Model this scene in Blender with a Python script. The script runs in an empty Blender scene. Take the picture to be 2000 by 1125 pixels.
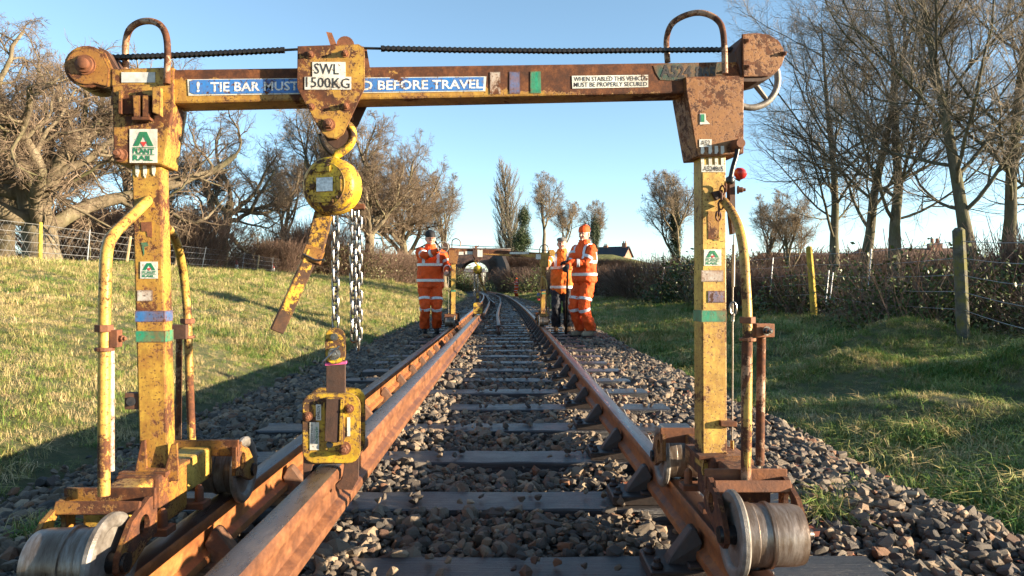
import bpy, bmesh, math, random
import numpy as np
from mathutils import Vector, Matrix, Euler, noise as mnoise
random.seed(7); rng = np.random.default_rng(7)
R = math.radians
sc = bpy.context.scene
col = sc.collection
# ------------------------------------------------------------------ camera
EYE = Vector((0.0, 0.0, 0.868)); FPX = 1420.0
CAM_ROT = Euler((R(90) - 0.0032, 0, -0.0077), 'XYZ')
cd = bpy.data.cameras.new('camera'); cam = bpy.data.objects.new('camera', cd); col.objects.link(cam)
cam.location = EYE; cam.rotation_euler = CAM_ROT
cd.sensor_width = 36; cd.lens = 36 * FPX / 2000; cd.clip_end = 3000; cd.clip_start = 0.05
sc.camera = cam
CM = CAM_ROT.to_matrix()
# ------------------------------------------------------------------ light
SUN_EL = R(10.4); SUN_AZ = R(-12)        # azimuth measured from +X, negative is behind the camera
w = bpy.data.worlds.new('World'); sc.world = w; w.use_nodes = True
wn = w.node_tree.nodes; wl = w.node_tree.links
sky = wn.new('ShaderNodeTexSky'); sky.sky_type = 'NISHITA'; sky.sun_disc = False
sky.sun_elevation = SUN_EL; sky.sun_rotation = R(90) - SUN_AZ
sky.altitude = 0; sky.air_density = 0.75; sky.dust_density = 0.1; sky.ozone_density = 2.0
hs_ = wn.new('ShaderNodeHueSaturation'); hs_.inputs['Saturation'].default_value = .92; hs_.inputs['Hue'].default_value = .488; wl.new(sky.outputs[0], hs_.inputs['Color']); wl.new(hs_.outputs[0], wn['Background'].inputs[0]); wn['Background'].inputs[1].default_value = 0.08
sd = bpy.data.lights.new('sun', 'SUN'); sun = bpy.data.objects.new('sun', sd); col.objects.link(sun)
SUNV = Vector((math.cos(SUN_EL) * math.cos(SUN_AZ), math.cos(SUN_EL) * math.sin(SUN_AZ), math.sin(SUN_EL)))
sun.rotation_euler = SUNV.to_track_quat('Z', 'Y').to_euler()
sd.energy = 5.0; sd.angle = R(0.5); sd.color = (1.0, 0.82, 0.58)
sc.view_settings.view_transform = 'Standard'; sc.view_settings.look = 'None'
sc.view_settings.exposure = 2.12; sc.view_settings.gamma = 1

# ------------------------------------------------------------------ helpers
def ray(px, py):
    return CM @ Vector(((px - 1000) / FPX, (562.5 - py) / FPX, -1))
def P(px, py, Y):
    d = ray(px, py); return EYE + d * ((Y - EYE.y) / d.y)
def PZ(px, py, z):
    d = ray(px, py); return EYE + d * ((z - EYE.z) / d.z)
def tag(o, label=None, cat=None, group=None, kind=None):
    if label: o['label'] = label
    if cat: o['category'] = cat
    if group: o['group'] = group
    if kind: o['kind'] = kind
    return o
def empty(name, loc=(0, 0, 0), rz=0):
    o = bpy.data.objects.new(name, None); col.objects.link(o)
    o.location = loc; o.rotation_euler = (0, 0, rz); o.empty_display_size = .1
    return o
def rootmat(o):
    return Matrix.Translation(o.location) @ o.rotation_euler.to_matrix().to_4x4()
def link(name, me, parent=None, loc=None, rot=None, scale=None):
    o = bpy.data.objects.new(name, me); col.objects.link(o)
    if parent is not None: o.parent = parent
    if loc is not None: o.location = loc
    if rot is not None: o.rotation_euler = rot
    if scale is not None: o.scale = scale
    return o
KIDS = {}
def children_of(o):
    return [c for c in bpy.data.objects if c.parent is o]
def copy_tree(o, parent=None, allkids=None):
    if allkids is None:
        allkids = {}
        for c in bpy.data.objects:
            if c.parent: allkids.setdefault(c.parent.name, []).append(c)
    c = o.copy(); col.objects.link(c); c.parent = parent
    for ch in allkids.get(o.name, []): copy_tree(ch, c, allkids)
    return c
def frame_for(t):
    t = t.normalized()
    ref = Vector((0, 0, 1)) if abs(t.z) < .9 else Vector((1, 0, 0))
    a = t.cross(ref).normalized(); b = a.cross(t).normalized()
    return a, b
class MB:
    def __init__(s): s.v = []; s.f = []; s.m = []
    def add(s, vs, fs, mi=0):
        n = len(s.v); s.v += [tuple(v) for v in vs]; s.f += [tuple(i + n for i in f) for f in fs]; s.m += [mi] * len(fs); return s
    def box(s, c, size, rot=None, mi=0):
        c = Vector(c); M = rot.to_matrix() if isinstance(rot, Euler) else (rot or Matrix.Identity(3))
        hx, hy, hz = [q / 2 for q in size]
        vs = [c + M @ Vector((x, y, z)) for x in (-hx, hx) for y in (-hy, hy) for z in (-hz, hz)]
        return s.add(vs, [(0, 1, 3, 2), (4, 6, 7, 5), (0, 4, 5, 1), (2, 3, 7, 6), (0, 2, 6, 4), (1, 5, 7, 3)], mi)
    def bar(s, a, b, w_, h_, up=None, mi=0):
        a = Vector(a); b = Vector(b); t = (b - a); L = t.length; t.normalize()
        up = Vector(up) if up is not None else Vector((0, 0, 1)) if abs(t.z) < .95 else Vector((0, 1, 0))
        sx = t.cross(up).normalized(); sz = sx.cross(t).normalized()
        M = Matrix((sx, t, sz)).transposed()
        return s.box((a + b) / 2, (w_, L, h_), M, mi)
    def tube(s, path, r, n=10, closed=False, caps=True, mi=0):
        path = [Vector(p) for p in path]; k = len(path)
        rs = r if isinstance(r, (list, tuple)) else [r] * k
        a = None; vs = []
        for i, p in enumerate(path):
            if closed: t = path[(i + 1) % k] - path[i - 1]
            else: t = path[min(i + 1, k - 1)] - path[max(i - 1, 0)]
            t.normalize()
            if a is None: a, b = frame_for(t)
            else:
                a = (a - t * a.dot(t)).normalized(); b = a.cross(t).normalized()
            rr = rs[i]; rx, ry = rr if isinstance(rr, (tuple, list)) else (rr, rr)
            for j in range(n):
                q = 2 * math.pi * j / n
                vs.append(p + a * (math.cos(q) * rx) + b * (math.sin(q) * ry))
        fs = []
        for i in range(k if closed else k - 1):
            i2 = (i + 1) % k
            for j in range(n):
                j2 = (j + 1) % n
                fs.append((i * n + j, i2 * n + j, i2 * n + j2, i * n + j2))
        if caps and not closed:
            fs.append(tuple(range(n))); fs.append(tuple((k - 1) * n + j for j in reversed(range(n))))
        return s.add(vs, fs, mi)
    def cyl(s, a, b, r, n=16, mi=0, r2=None):
        return s.tube([a, b], [r, r if r2 is None else r2], n, mi=mi)
    def lathe(s, c, axis, prof, n=28, mi=0):
        """prof: list of (offset along axis, radius)"""
        c = Vector(c); t = Vector(axis).normalized(); a, b = frame_for(t)
        vs = []; k = len(prof)
        for (h, r) in prof:
            for j in range(n):
                q = 2 * math.pi * j / n
                vs.append(c + t * h + (a * math.cos(q) + b * math.sin(q)) * r)
        fs = [(i * n + j, (i + 1) * n + j, (i + 1) * n + (j + 1) % n, i * n + (j + 1) % n) for i in range(k - 1) for j in range(n)]
        fs.append(tuple(range(n))); fs.append(tuple((k - 1) * n + j for j in reversed(range(n))))
        return s.add(vs, fs, mi)
    def prism(s, front, back, mi=0):
        """two matching outlines (lists of 3-D points)"""
        n = len(front)
        fs = [tuple(range(n)), tuple(n + j for j in reversed(range(n)))]
        fs += [(j, n + j, n + (j + 1) % n, (j + 1) % n) for j in range(n)]
        return s.add(list(front) + list(back), fs, mi)
    def hexbolt(s, c, axis, r, h, mi=0):
        c = Vector(c); t = Vector(axis).normalized()
        s.lathe(c, t, [(0, r * 1.35), (h * .18, r * 1.35)], 14, mi)
        s.lathe(c + t * h * .18, t, [(0, r), (h * .42, r), (h * .5, r * .85)], 6, mi)
        s.lathe(c + t * h * .6, t, [(0, r * .55), (h * .36, r * .55), (h * .4, r * .4)], 12, mi)
        return s
    def build(s, name, mats, parent=None, M=None, smooth=False, bevel=0, label=None, seg=2):
        me = bpy.data.meshes.new(name)
        vs = s.v if M is None else [tuple(M @ Vector(v)) for v in s.v]
        me.from_pydata(vs, [], s.f)
        mats = mats if isinstance(mats, (list, tuple)) else [mats]
        for m in mats: me.materials.append(m)
        if len(mats) > 1: me.polygons.foreach_set('material_index', s.m)
        bm = bmesh.new(); bm.from_mesh(me); bmesh.ops.recalc_face_normals(bm, faces=bm.faces)
        if smooth:
            for f in bm.faces: f.smooth = True
            for e in bm.edges:
                if len(e.link_faces) == 2 and e.calc_face_angle(0) > R(38): e.smooth = False
        bm.to_mesh(me); bm.free()
        o = link(name, me, parent)
        if bevel:
            b = o.modifiers.new('bevel', 'BEVEL'); b.width = bevel; b.segments = seg; b.limit_method = 'ANGLE'; b.angle_limit = R(35)
        if label: o['label'] = label
        return o
def np_mesh(name, V, F, mat=None, smooth=False, mi=None):
    """V (n,3) float, F (m,k) int, all faces the same size"""
    me = bpy.data.meshes.new(name)
    V = np.asarray(V, dtype=np.float32); F = np.asarray(F, dtype=np.int32); k = F.shape[1]
    me.vertices.add(len(V)); me.vertices.foreach_set('co', V.ravel())
    me.loops.add(F.size); me.loops.foreach_set('vertex_index', F.ravel())
    me.polygons.add(len(F)); me.polygons.foreach_set('loop_start', np.arange(0, F.size, k, dtype=np.int32))
    if smooth: me.polygons.foreach_set('use_smooth', np.ones(len(F), dtype=bool))
    for m in (mat if isinstance(mat, (list, tuple)) else [mat] if mat else []): me.materials.append(m)
    if mi is not None: me.polygons.foreach_set('material_index', np.asarray(mi, dtype=np.int32))
    me.update(calc_edges=True); me.validate()
    return me
_txt = {}
def text_poly(s, bold=0.0):
    """lettering as flat mesh data: verts, faces, width, height"""
    k = (s, bold)
    if k in _txt: return _txt[k]
    cu = bpy.data.curves.new('lettering', 'FONT'); cu.body = s; cu.offset = bold; cu.resolution_u = 2
    o = bpy.data.objects.new('lettering', cu); col.objects.link(o)
    dg = bpy.context.evaluated_depsgraph_get()
    me = bpy.data.meshes.new_from_object(o.evaluated_get(dg))
    vs = [v.co.copy() for v in me.vertices]; fs = [tuple(p.vertices) for p in me.polygons]
    bpy.data.objects.remove(o); bpy.data.meshes.remove(me)
    x0 = min(v.x for v in vs); x1 = max(v.x for v in vs); y0 = min(v.y for v in vs); y1 = max(v.y for v in vs)
    _txt[k] = ([((v.x - x0) / (x1 - x0), (v.y - y0) / max(1e-6, y1 - y0)) for v in vs], fs)
    return _txt[k]

# ------------------------------------------------------------------ materials
MATS = {}
class NT:
    def __init__(s, name):
        s.m = bpy.data.materials.new(name); s.m.use_nodes = True; s.t = s.m.node_tree; s.n = s.t.nodes; s.l = s.t.links
        s.b = s.n['Principled BSDF']
        s.tc = s.n.new('ShaderNodeTexCoord')
    def lk(s, a, b): s.l.new(a, b)
    def mapping(s, scale=(1, 1, 1), src='Object', loc=(0, 0, 0)):
        mp = s.n.new('ShaderNodeMapping'); mp.inputs['Scale'].default_value = scale; mp.inputs['Location'].default_value = loc
        s.lk(s.tc.outputs[src], mp.inputs[0]); return mp.outputs[0]
    def noise(s, scale, detail=4, rough=.6, vec=None, dist=0):
        n = s.n.new('ShaderNodeTexNoise'); n.inputs['Scale'].default_value = scale; n.inputs['Detail'].default_value = detail
        n.inputs['Roughness'].default_value = rough; n.inputs['Distortion'].default_value = dist
        s.lk(vec if vec is not None else s.tc.outputs['Object'], n.inputs['Vector']); return n.outputs['Fac']
    def voro(s, scale, vec=None, feature='F1', out='Distance'):
        n = s.n.new('ShaderNodeTexVoronoi'); n.inputs['Scale'].default_value = scale; n.feature = feature
        s.lk(vec if vec is not None else s.tc.outputs['Object'], n.inputs['Vector']); return n.outputs[out]
    def ramp(s, fac, stops, mode='LINEAR'):
        r = s.n.new('ShaderNodeValToRGB'); cr = r.color_ramp; cr.interpolation = mode
        while len(cr.elements) < len(stops): cr.elements.new(.5)
        for e, (p, c) in zip(cr.elements, stops):
            e.position = p; e.color = (c, c, c, 1) if isinstance(c, (int, float)) else (*c, 1)
        s.lk(fac, r.inputs[0]); return r.outputs[0]
    def mix(s, fac, a, b, mode='MIX'):
        m = s.n.new('ShaderNodeMix'); m.data_type = 'RGBA'; m.blend_type = mode
        for sock, val in ((m.inputs[0], fac), (m.inputs[6], a), (m.inputs[7], b)):
            if isinstance(val, (int, float)): sock.default_value = val
            elif isinstance(val, tuple): sock.default_value = (*val, 1)
            else: s.lk(val, sock)
        return m.outputs[2]
    def math(s, op, a, b=0.0):
        m = s.n.new('ShaderNodeMath'); m.operation = op
        for sock, val in ((m.inputs[0], a), (m.inputs[1], b)):
            if isinstance(val, (int, float)): sock.default_value = val
            else: s.lk(val, sock)
        return m.outputs[0]
    def bump(s, h, dist=.002, strength=1):
        b = s.n.new('ShaderNodeBump'); b.inputs['Distance'].default_value = dist; b.inputs['Strength'].default_value = strength
        s.lk(h, b.inputs['Height']); s.lk(b.outputs[0], s.b.inputs['Normal'])
    def set(s, color=None, rough=None, metal=None, spec=None):
        for nm, v in (('Base Color', color), ('Roughness', rough), ('Metallic', metal), ('Specular IOR Level', spec)):
            if v is None: continue
            if isinstance(v, (int, float)): s.b.inputs[nm].default_value = v
            elif isinstance(v, tuple): s.b.inputs[nm].default_value = (*v, 1)
            else: s.lk(v, s.b.inputs[nm])
        return s.m
    def orand(s):
        return s.n.new('ShaderNodeObjectInfo').outputs['Random']

def worn_paint(name, paint, amount, paint2=None, big=7, rust=((.022, .010, .007), (.068, .023, .010), (.19, .066, .021)), rough=.45, edges=True, stainy=1.0, zband=None):
    """paint with flaked rust patches, fine chips, rubbed edges and run-down stains; amount 0..1 is the share of rust"""
    t = NT(name)
    n1 = t.noise(big, 10, .70, dist=.25); n2 = t.noise(70, 8, .75); n3 = t.noise(2.3, 3, .5)
    s2 = t.math('ADD', t.math('ADD', t.math('MULTIPLY', n1, .62), t.math('MULTIPLY', n2, .26)), t.math('MULTIPLY', n3, .22))
    if edges:
        bv = t.n.new('ShaderNodeBevel'); bv.samples = 4; bv.inputs['Radius'].default_value = .006; ge = t.n.new('ShaderNodeNewGeometry')
        vm = t.n.new('ShaderNodeVectorMath'); vm.operation = 'DOT_PRODUCT'; t.lk(bv.outputs[0], vm.inputs[0]); t.lk(ge.outputs['Normal'], vm.inputs[1])
        ed = t.math('MULTIPLY', t.math('SUBTRACT', 1.0, vm.outputs['Value']), 1.1); ed = t.math('MINIMUM', ed, .10); s2 = t.math('ADD', s2, ed)
    if zband:
        sz_ = t.n.new('ShaderNodeSeparateXYZ'); t.lk(t.tc.outputs['Object'], sz_.inputs[0]); q_ = t.math('ABSOLUTE', t.math('SUBTRACT', sz_.outputs[2], zband[0])); s2 = t.math('ADD', s2, t.ramp(t.math('DIVIDE', q_, zband[1]), [(.52, 0), (1, .13)]))
    th = 0.68 - amount * .24
    mask = t.ramp(s2, [(th - .010, 0), (th + .010, 1)])
    edge = t.ramp(s2, [(th - .10, 0), (th, 1)])
    chips = t.ramp(t.noise(150, 4, .6), [(.645 - amount * .12, 0), (.665 - amount * .12, 1)])
    mask = t.math('MAXIMUM', mask, t.math('MULTIPLY', chips, .8))
    rcol = t.ramp(t.noise(30, 9, .78), [(.3, rust[0]), (.48, rust[1]), (.70, rust[2])])
    p2 = paint2 or tuple(c * .55 for c in paint)
    pcol = t.ramp(t.noise(13, 8, .72), [(.34, p2), (.60, paint)])
    stain = t.ramp(t.noise(4, 9, .75, t.mapping((5, 5, .9))), [(.42, 0), (.78, .85 * stainy)])
    pcol = t.mix(stain, pcol, (.155, .066, .022))
    grime = t.ramp(t.noise(38, 8, .8), [(.48, 0), (.68, .55 * stainy)]); pcol = t.mix(grime, pcol, tuple(c * .35 for c in p2))
    pcol = t.mix(t.math('MULTIPLY', edge, .6 * stainy), pcol, (.21, .08, .02))
    colr = t.mix(mask, pcol, rcol)
    t.bump(t.math('ADD', t.math('MULTIPLY', mask, -.7), t.math('MULTIPLY', n2, .6)), .0016)
    rg = t.ramp(mask, [(0, rough), (1, .88)])
    return t.set(colr, rg, spec=.4)
M = {}
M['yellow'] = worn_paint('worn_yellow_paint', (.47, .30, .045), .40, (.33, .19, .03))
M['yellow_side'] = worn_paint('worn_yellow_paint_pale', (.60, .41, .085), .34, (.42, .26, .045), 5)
M['yellow_rusty'] = worn_paint('flaking_yellow_paint', (.36, .20, .035), .50, (.24, .11, .02), 6)
M['beam'] = worn_paint('worn_beam_paint', (.46, .28, .045), .30, (.32, .17, .03), 7, zband=(1.378, .052))
M['beam_sticker_blue'] = worn_paint('peeling_blue_sticker', (.015, .17, .50), .37, (.012, .13, .40), 8, edges=False, stainy=.3)
M['beam_letter_white'] = worn_paint('peeling_white_letters', (.70, .70, .68), .34, (.6, .6, .58), 8, edges=False, stainy=.3)
M['beam_sticker_white'] = worn_paint('peeling_white_sticker', (.60, .60, .55), .30, (.42, .42, .38), 8, edges=False, stainy=.3)
M['brown_head'] = worn_paint('rust_bled_paint', (.28, .13, .035), .58, (.17, .075, .022), 6)
M['hoist_yellow'] = worn_paint('hoist_yellow_paint', (.74, .52, .02), .42, (.58, .38, .015), 15, rust=((.02, .013, .01), (.05, .025, .015), (.13, .06, .025)))
M['clamp_yellow'] = worn_paint('clamp_yellow_paint', (.60, .43, .03), .42, (.42, .27, .015), 14, rust=((.02, .013, .01), (.05, .025, .015), (.13, .06, .025)))
M['lever_worn'] = worn_paint('chipped_lever_paint', (.70, .45, .02), .52, (.55, .33, .015), 12, rust=((.02, .013, .01), (.045, .022, .013), (.11, .05, .02)))
M['green_band'] = worn_paint('green_band_paint', (.01, .23, .13), .12, (.008, .15, .09), 9)
M['blue_band'] = worn_paint('blue_band_paint', (.03, .14, .36), .28, (.02, .09, .22), 9)
M['white_band'] = worn_paint('white_band_paint', (.50, .48, .44), .28, (.36, .34, .31), 9)
M['dark_green'] = worn_paint('dark_green_paint', (.012, .055, .040), .35, (.008, .03, .024), 12)
M['sticker_blue'] = worn_paint('blue_sticker', (.015, .17, .50), .44, (.012, .13, .40), 9, edges=False, stainy=.3)
M['sticker_white'] = worn_paint('white_sticker', (.60, .60, .55), .10, (.42, .42, .38), 9, edges=False, stainy=.3)
M['letter_white'] = worn_paint('white_letters', (.70, .70, .68), .40, (.6, .6, .58), 9, edges=False, stainy=.3)
M['letter_black'] = worn_paint('black_letters', (.02, .02, .02), -.35, (.02, .02, .02), 18, edges=False, stainy=.3)
M['letter_green'] = worn_paint('green_letters', (.005, .17, .075), -.3, (.005, .13, .06), 18, edges=False, stainy=.3)
M['letter_red'] = worn_paint('red_mark', (.5, .04, .03), -.35, (.4, .03, .03), 18, edges=False, stainy=.3)
def rust_mat(name, c0, c1, c2, scale=20, rough=.85, bump=.0012, metal=0, stretch=(1, 1, 1)):
    t = NT(name); v = t.mapping(stretch)
    n = t.noise(scale, 9, .72, v); n2 = t.noise(scale * .22, 4, .6, v)
    s_ = t.math('ADD', t.math('MULTIPLY', n, .6), t.math('MULTIPLY', n2, .4))
    c = t.ramp(s_, [(.34, c0), (.5, c1), (.66, c2)]); t.bump(t.noise(scale * 5, 5, .7), bump)
    return t.set(c, t.ramp(n, [(.3, rough - .2), (.7, rough)]), metal)
M['rust'] = rust_mat('rusty_iron', (.045, .018, .010), (.13, .045, .018), (.27, .10, .035))
M['rust_dark'] = rust_mat('dark_rusty_iron', (.018, .010, .008), (.05, .022, .013), (.12, .05, .025))
M['rail_rust'] = rust_mat('rail_rust', (.075, .026, .010), (.20, .066, .016), (.38, .14, .035), 26, .72, .0012, 0, (1, .7, 1))
M['rail_loose'] = rust_mat('loose_rail_rust', (.045, .020, .012), (.125, .048, .020), (.24, .10, .038), 34, .62, .0014, 0, (1, .6, 1))
M['rail_top'] = rust_mat('rail_running_surface', (.045, .028, .026), (.075, .040, .032), (.12, .06, .042), 30, .42, .0003, .5, (1, .08, 1))
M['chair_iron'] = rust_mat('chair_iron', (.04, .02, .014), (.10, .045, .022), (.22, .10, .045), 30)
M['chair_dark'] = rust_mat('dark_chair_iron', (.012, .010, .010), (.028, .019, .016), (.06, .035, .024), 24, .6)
M['steel'] = rust_mat('bright_chain_steel', (.07, .062, .055), (.19, .18, .17), (.40, .40, .39), 60, .34, .0002, .9)
M['wheel_steel'] = rust_mat('worn_wheel_steel', (.09, .075, .062), (.18, .16, .14), (.31, .29, .265), 34, .60, .0012, .3)
M['wheel_tread'] = rust_mat('rolled_wheel_tread', (.09, .055, .036), (.19, .14, .105), (.34, .30, .27), 26, .45, .0006, .6, (3, .55, .55))
M['black_steel'] = rust_mat('oily_black_steel', (.008, .008, .010), (.018, .017, .018), (.04, .032, .028), 40, .42, .0004, .5)
M['brown_tube'] = worn_paint('chipped_brown_tube', (.30, .14, .07), .5, (.5, .4, .3), 9)
def flat(name, c, rough=.6, metal=0, spec=.5, bumpd=0, vary=.25, scale=30):
    t = NT(name)
    cc = t.ramp(t.noise(scale, 5, .65), [(.3, tuple(x * (1 - vary) for x in c)), (.7, tuple(min(1, x * (1 + vary)) for x in c))])
    if bumpd: t.bump(t.noise(scale * 3, 4, .6), bumpd)
    return t.set(cc, rough, metal, spec)
M['red_knob'] = flat('red_knob_plastic', (.28, .015, .012), .3)
M['pink'] = flat('pink_strap', (.55, .08, .25), .6)
M['plate'] = flat('stamped_plate', (.42, .43, .45), .4, .6, vary=.45, scale=120)
M['pale_grey'] = flat('faded_label', (.40, .41, .40), .6, vary=.3, scale=60)
# ------------------------------------------------------------------ the place: track line and ground
GA = -0.155                                   # track centre beside the camera
def cx(Y): return GA - .00045 * np.maximum(0, np.asarray(Y, dtype=float) - 12) ** 2
def track_pt(Y, off=0.0, z=0.0):
    c = float(cx(Y)); h = math.atan(-.0009 * max(0, Y - 12)); return Vector((c + off * math.cos(h), Y + off * math.sin(h) * -1 * -1, z))
LX = np.array([-200, -60, -30, -16, -13.4, -11, -8, -5.2, -3.4, -2.75, -2.25, -1.95, 0, 1.75, 2.05, 2.5, 3.2, 4.1, 4.6, 6, 9, 20, 60, 200], float)
LZ = np.array([.3, .9, 1.35, 1.50, 1.50, 1.40, 1.10, .62, .20, -.03, -.17, -.10, -.07, -.09, -.20, -.17, -.10, -.01, .04, .14, .22, .2, .2, .2], float)
MOUNDS = [(4.9, 8.9, .75, .6, .40), (4.9, 6.2, .6, .6, .40), (3.6, 7.4, .55, .55, .20), (3.9, 10.8, .9, 1.0, .20), (6.6, 5.0, 1.0, 1.0, .2), (3.5, 14.5, 1.3, 2.0, .10), (4.6, 4.6, .6, .5, .18), (24, 152, 16, 14, 3.3), (-22, 186, 18, 16, 2.0),
          (3.2, 5.4, .45, .5, .10), (4.4, 12.4, .8, .9, .18), (2.9, 9.6, .5, .7, .08), (3.7, 4.0, .5, .5, .12), (5.6, 10.6, .6, .7, .12), (3.0, 3.7, .4, .4, .07), (5.8, 7.5, .6, .6, .14)]
def vnoise(x, y, f, s=0):
    x = x * f + s * 17.3; y = y * f + s * 9.1
    return (np.sin(x * 1.7 + 1.3 * np.sin(y * 1.1 + s)) + np.sin(y * 2.1 + 1.7 * np.sin(x * .9 + 2 * s)) + np.sin((x + y) * 1.3 + s)) / 3
BY = 118.0                                    # the bridge
def ground(X, Y):
    X = np.asarray(X, dtype=float); Y = np.asarray(Y, dtype=float)
    dx = X - cx(Y) + GA * 0 - 0.0
    d = dx + GA                                # table is in near-camera X
    z = np.interp(d, LX, LZ)
    off = np.clip((np.abs(dx) - 2.2) / .8, 0, 1)
    z = z + off * (.035 * vnoise(X, Y, 1.3) + .03 * vnoise(X, Y, 3.7, 1) + .05 * vnoise(X, Y, .45, 2) * np.clip((np.abs(dx) - 3) / 2, 0, 1))
    for (mx, my, sx, sy, h) in MOUNDS:
        z = z + h * np.exp(-((X - mx) / sx) ** 2 - ((Y - my) / sy) ** 2)
    # road embankment carrying the bridge
    top = 5.9 * np.clip(1 - (np.abs(X + 5) - 22) / 26, 0, 1)
    emb = top - np.maximum(0, np.abs(Y - (BY + 4)) - 5) / 1.7
    emb = np.where(np.abs(dx) > 2.5, emb - np.maximum(0, (7.5 - np.abs(dx)) * .55), -9)
    z = np.maximum(z, emb)
    return z
ys = np.concatenate([np.arange(-3, 16, .18), np.arange(16, 40, .45), np.arange(40, 135, 1.0), np.arange(135, 300, 8), np.arange(300, 1400, 60)])
xs_ = np.concatenate([-np.geomspace(20, 900, 26)[::-1], np.arange(-19.5, -5, .4), np.arange(-5, 7, .14), np.arange(7, 20, .5), np.geomspace(20, 900, 26)])
XX, YY = np.meshgrid(xs_, ys); shift = (cx(YY) - GA) * np.exp(-np.maximum(0, np.abs(XX) - 3) / 30)
XX = XX + shift
ZZ = ground(XX, YY); ZZ = ZZ - .0005 * np.maximum(0, YY - 140)
nx, ny = len(xs_), len(ys)
V = np.stack([XX.ravel(), YY.ravel(), ZZ.ravel()], 1)
ii = (np.arange(ny - 1)[:, None] * nx + np.arange(nx - 1)[None, :]).ravel()
F = np.stack([ii, ii + 1, ii + nx + 1, ii + nx], 1)
t = NT('grass_ground')
g1 = t.noise(.9, 6, .7); g2 = t.noise(9, 6, .7)
c = t.ramp(t.math('ADD', t.math('MULTIPLY', g1, .5), t.math('MULTIPLY', g2, .5)), [(.35, (.035, .055, .014)), (.5, (.085, .095, .028)), (.64, (.17, .14, .060))])
t.bump(t.noise(30, 6, .8), .05)
M['ground'] = t.set(c, .95)
go = link('ground', np_mesh('ground', V, F, M['ground'], True)); tag(go, kind='structure')

# ballast bed sheet, a few mm over the ground
t = NT('ballast_dirt'); t.bump(t.noise(60, 5, .8), .02)
M['ballast_dirt'] = t.set(t.ramp(t.noise(26, 7, .8), [(.3, (.022, .018, .016)), (.5, (.07, .058, .05)), (.7, (.17, .145, .12))]), .95)
ys2 = np.concatenate([np.arange(-1, 16, .25), np.arange(16, 135, 1.0)])
xo = np.linspace(-2.02, 1.88, 28)
V = []; 
for Y in ys2:
    for q in xo:
        X = float(cx(Y)) - GA + q
        e = min(q + 2.02, 1.88 - q)
        V.append((X, Y, float(ground(X, Y)) + .012 - .10 * max(0, .12 - e)))
n2 = len(xo); ii = (np.arange(len(ys2) - 1)[:, None] * n2 + np.arange(n2 - 1)[None, :]).ravel()
bed = link('ballast', np_mesh('ballast', np.array(V), np.stack([ii, ii + 1, ii + n2 + 1, ii + n2], 1), M['ballast_dirt'], True)); tag(bed, kind='structure')

# ------------------------------------------------------------------ scatter by geometry nodes
def scatter(name, pts, rots, scales, protos, idx, kind='stuff', parent=None, label=None, cat=None):
    me = bpy.data.meshes.new(name); n = len(pts)
    me.vertices.add(n); me.vertices.foreach_set('co', np.asarray(pts, dtype=np.float32).ravel())
    a = me.attributes.new('rot', 'FLOAT_VECTOR', 'POINT'); a.data.foreach_set('vector', np.asarray(rots, dtype=np.float32).ravel())
    a = me.attributes.new('scl', 'FLOAT_VECTOR', 'POINT'); a.data.foreach_set('vector', np.asarray(scales, dtype=np.float32).ravel())
    a = me.attributes.new('pick', 'INT', 'POINT'); a.data.foreach_set('value', np.asarray(idx, dtype=np.int32))
    o = link(name, me, parent)
    ng = bpy.data.node_groups.new(name + '_scatter', 'GeometryNodeTree')
    ng.interface.new_socket('Geometry', in_out='INPUT', socket_type='NodeSocketGeometry')
    ng.interface.new_socket('Geometry', in_out='OUTPUT', socket_type='NodeSocketGeometry')
    N = ng.nodes; gi = N.new('NodeGroupInput'); gO = N.new('NodeGroupOutput')
    iop = N.new('GeometryNodeInstanceOnPoints'); jn = N.new('GeometryNodeJoinGeometry')
    for p in reversed(protos):
        oi = N.new('GeometryNodeObjectInfo'); oi.inputs['Object'].default_value = p; oi.inputs['As Instance'].default_value = True
        ng.links.new(oi.outputs['Geometry'], jn.inputs[0])
    def at(nm, ty):
        q = N.new('GeometryNodeInputNamedAttribute'); q.data_type = ty; q.inputs['Name'].default_value = nm; return q.outputs['Attribute']
    ng.links.new(gi.outputs[0], iop.inputs['Points']); ng.links.new(jn.outputs[0], iop.inputs['Instance'])
    iop.inputs['Pick Instance'].default_value = True
    ng.links.new(at('pick', 'INT'), iop.inputs['Instance Index'])
    e2r = N.new('FunctionNodeEulerToRotation'); ng.links.new(at('rot', 'FLOAT_VECTOR'), e2r.inputs[0])
    ng.links.new(e2r.outputs[0], iop.inputs['Rotation']); ng.links.new(at('scl', 'FLOAT_VECTOR'), iop.inputs['Scale'])
    ng.links.new(iop.outputs[0], gO.inputs[0])
    md = o.modifiers.new('scatter', 'NODES'); md.node_group = ng
    tag(o, label, cat, kind=kind); return o
def proto(name, me):      # kept out of the scene, only referred to
    return bpy.data.objects.new(name, me)

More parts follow.
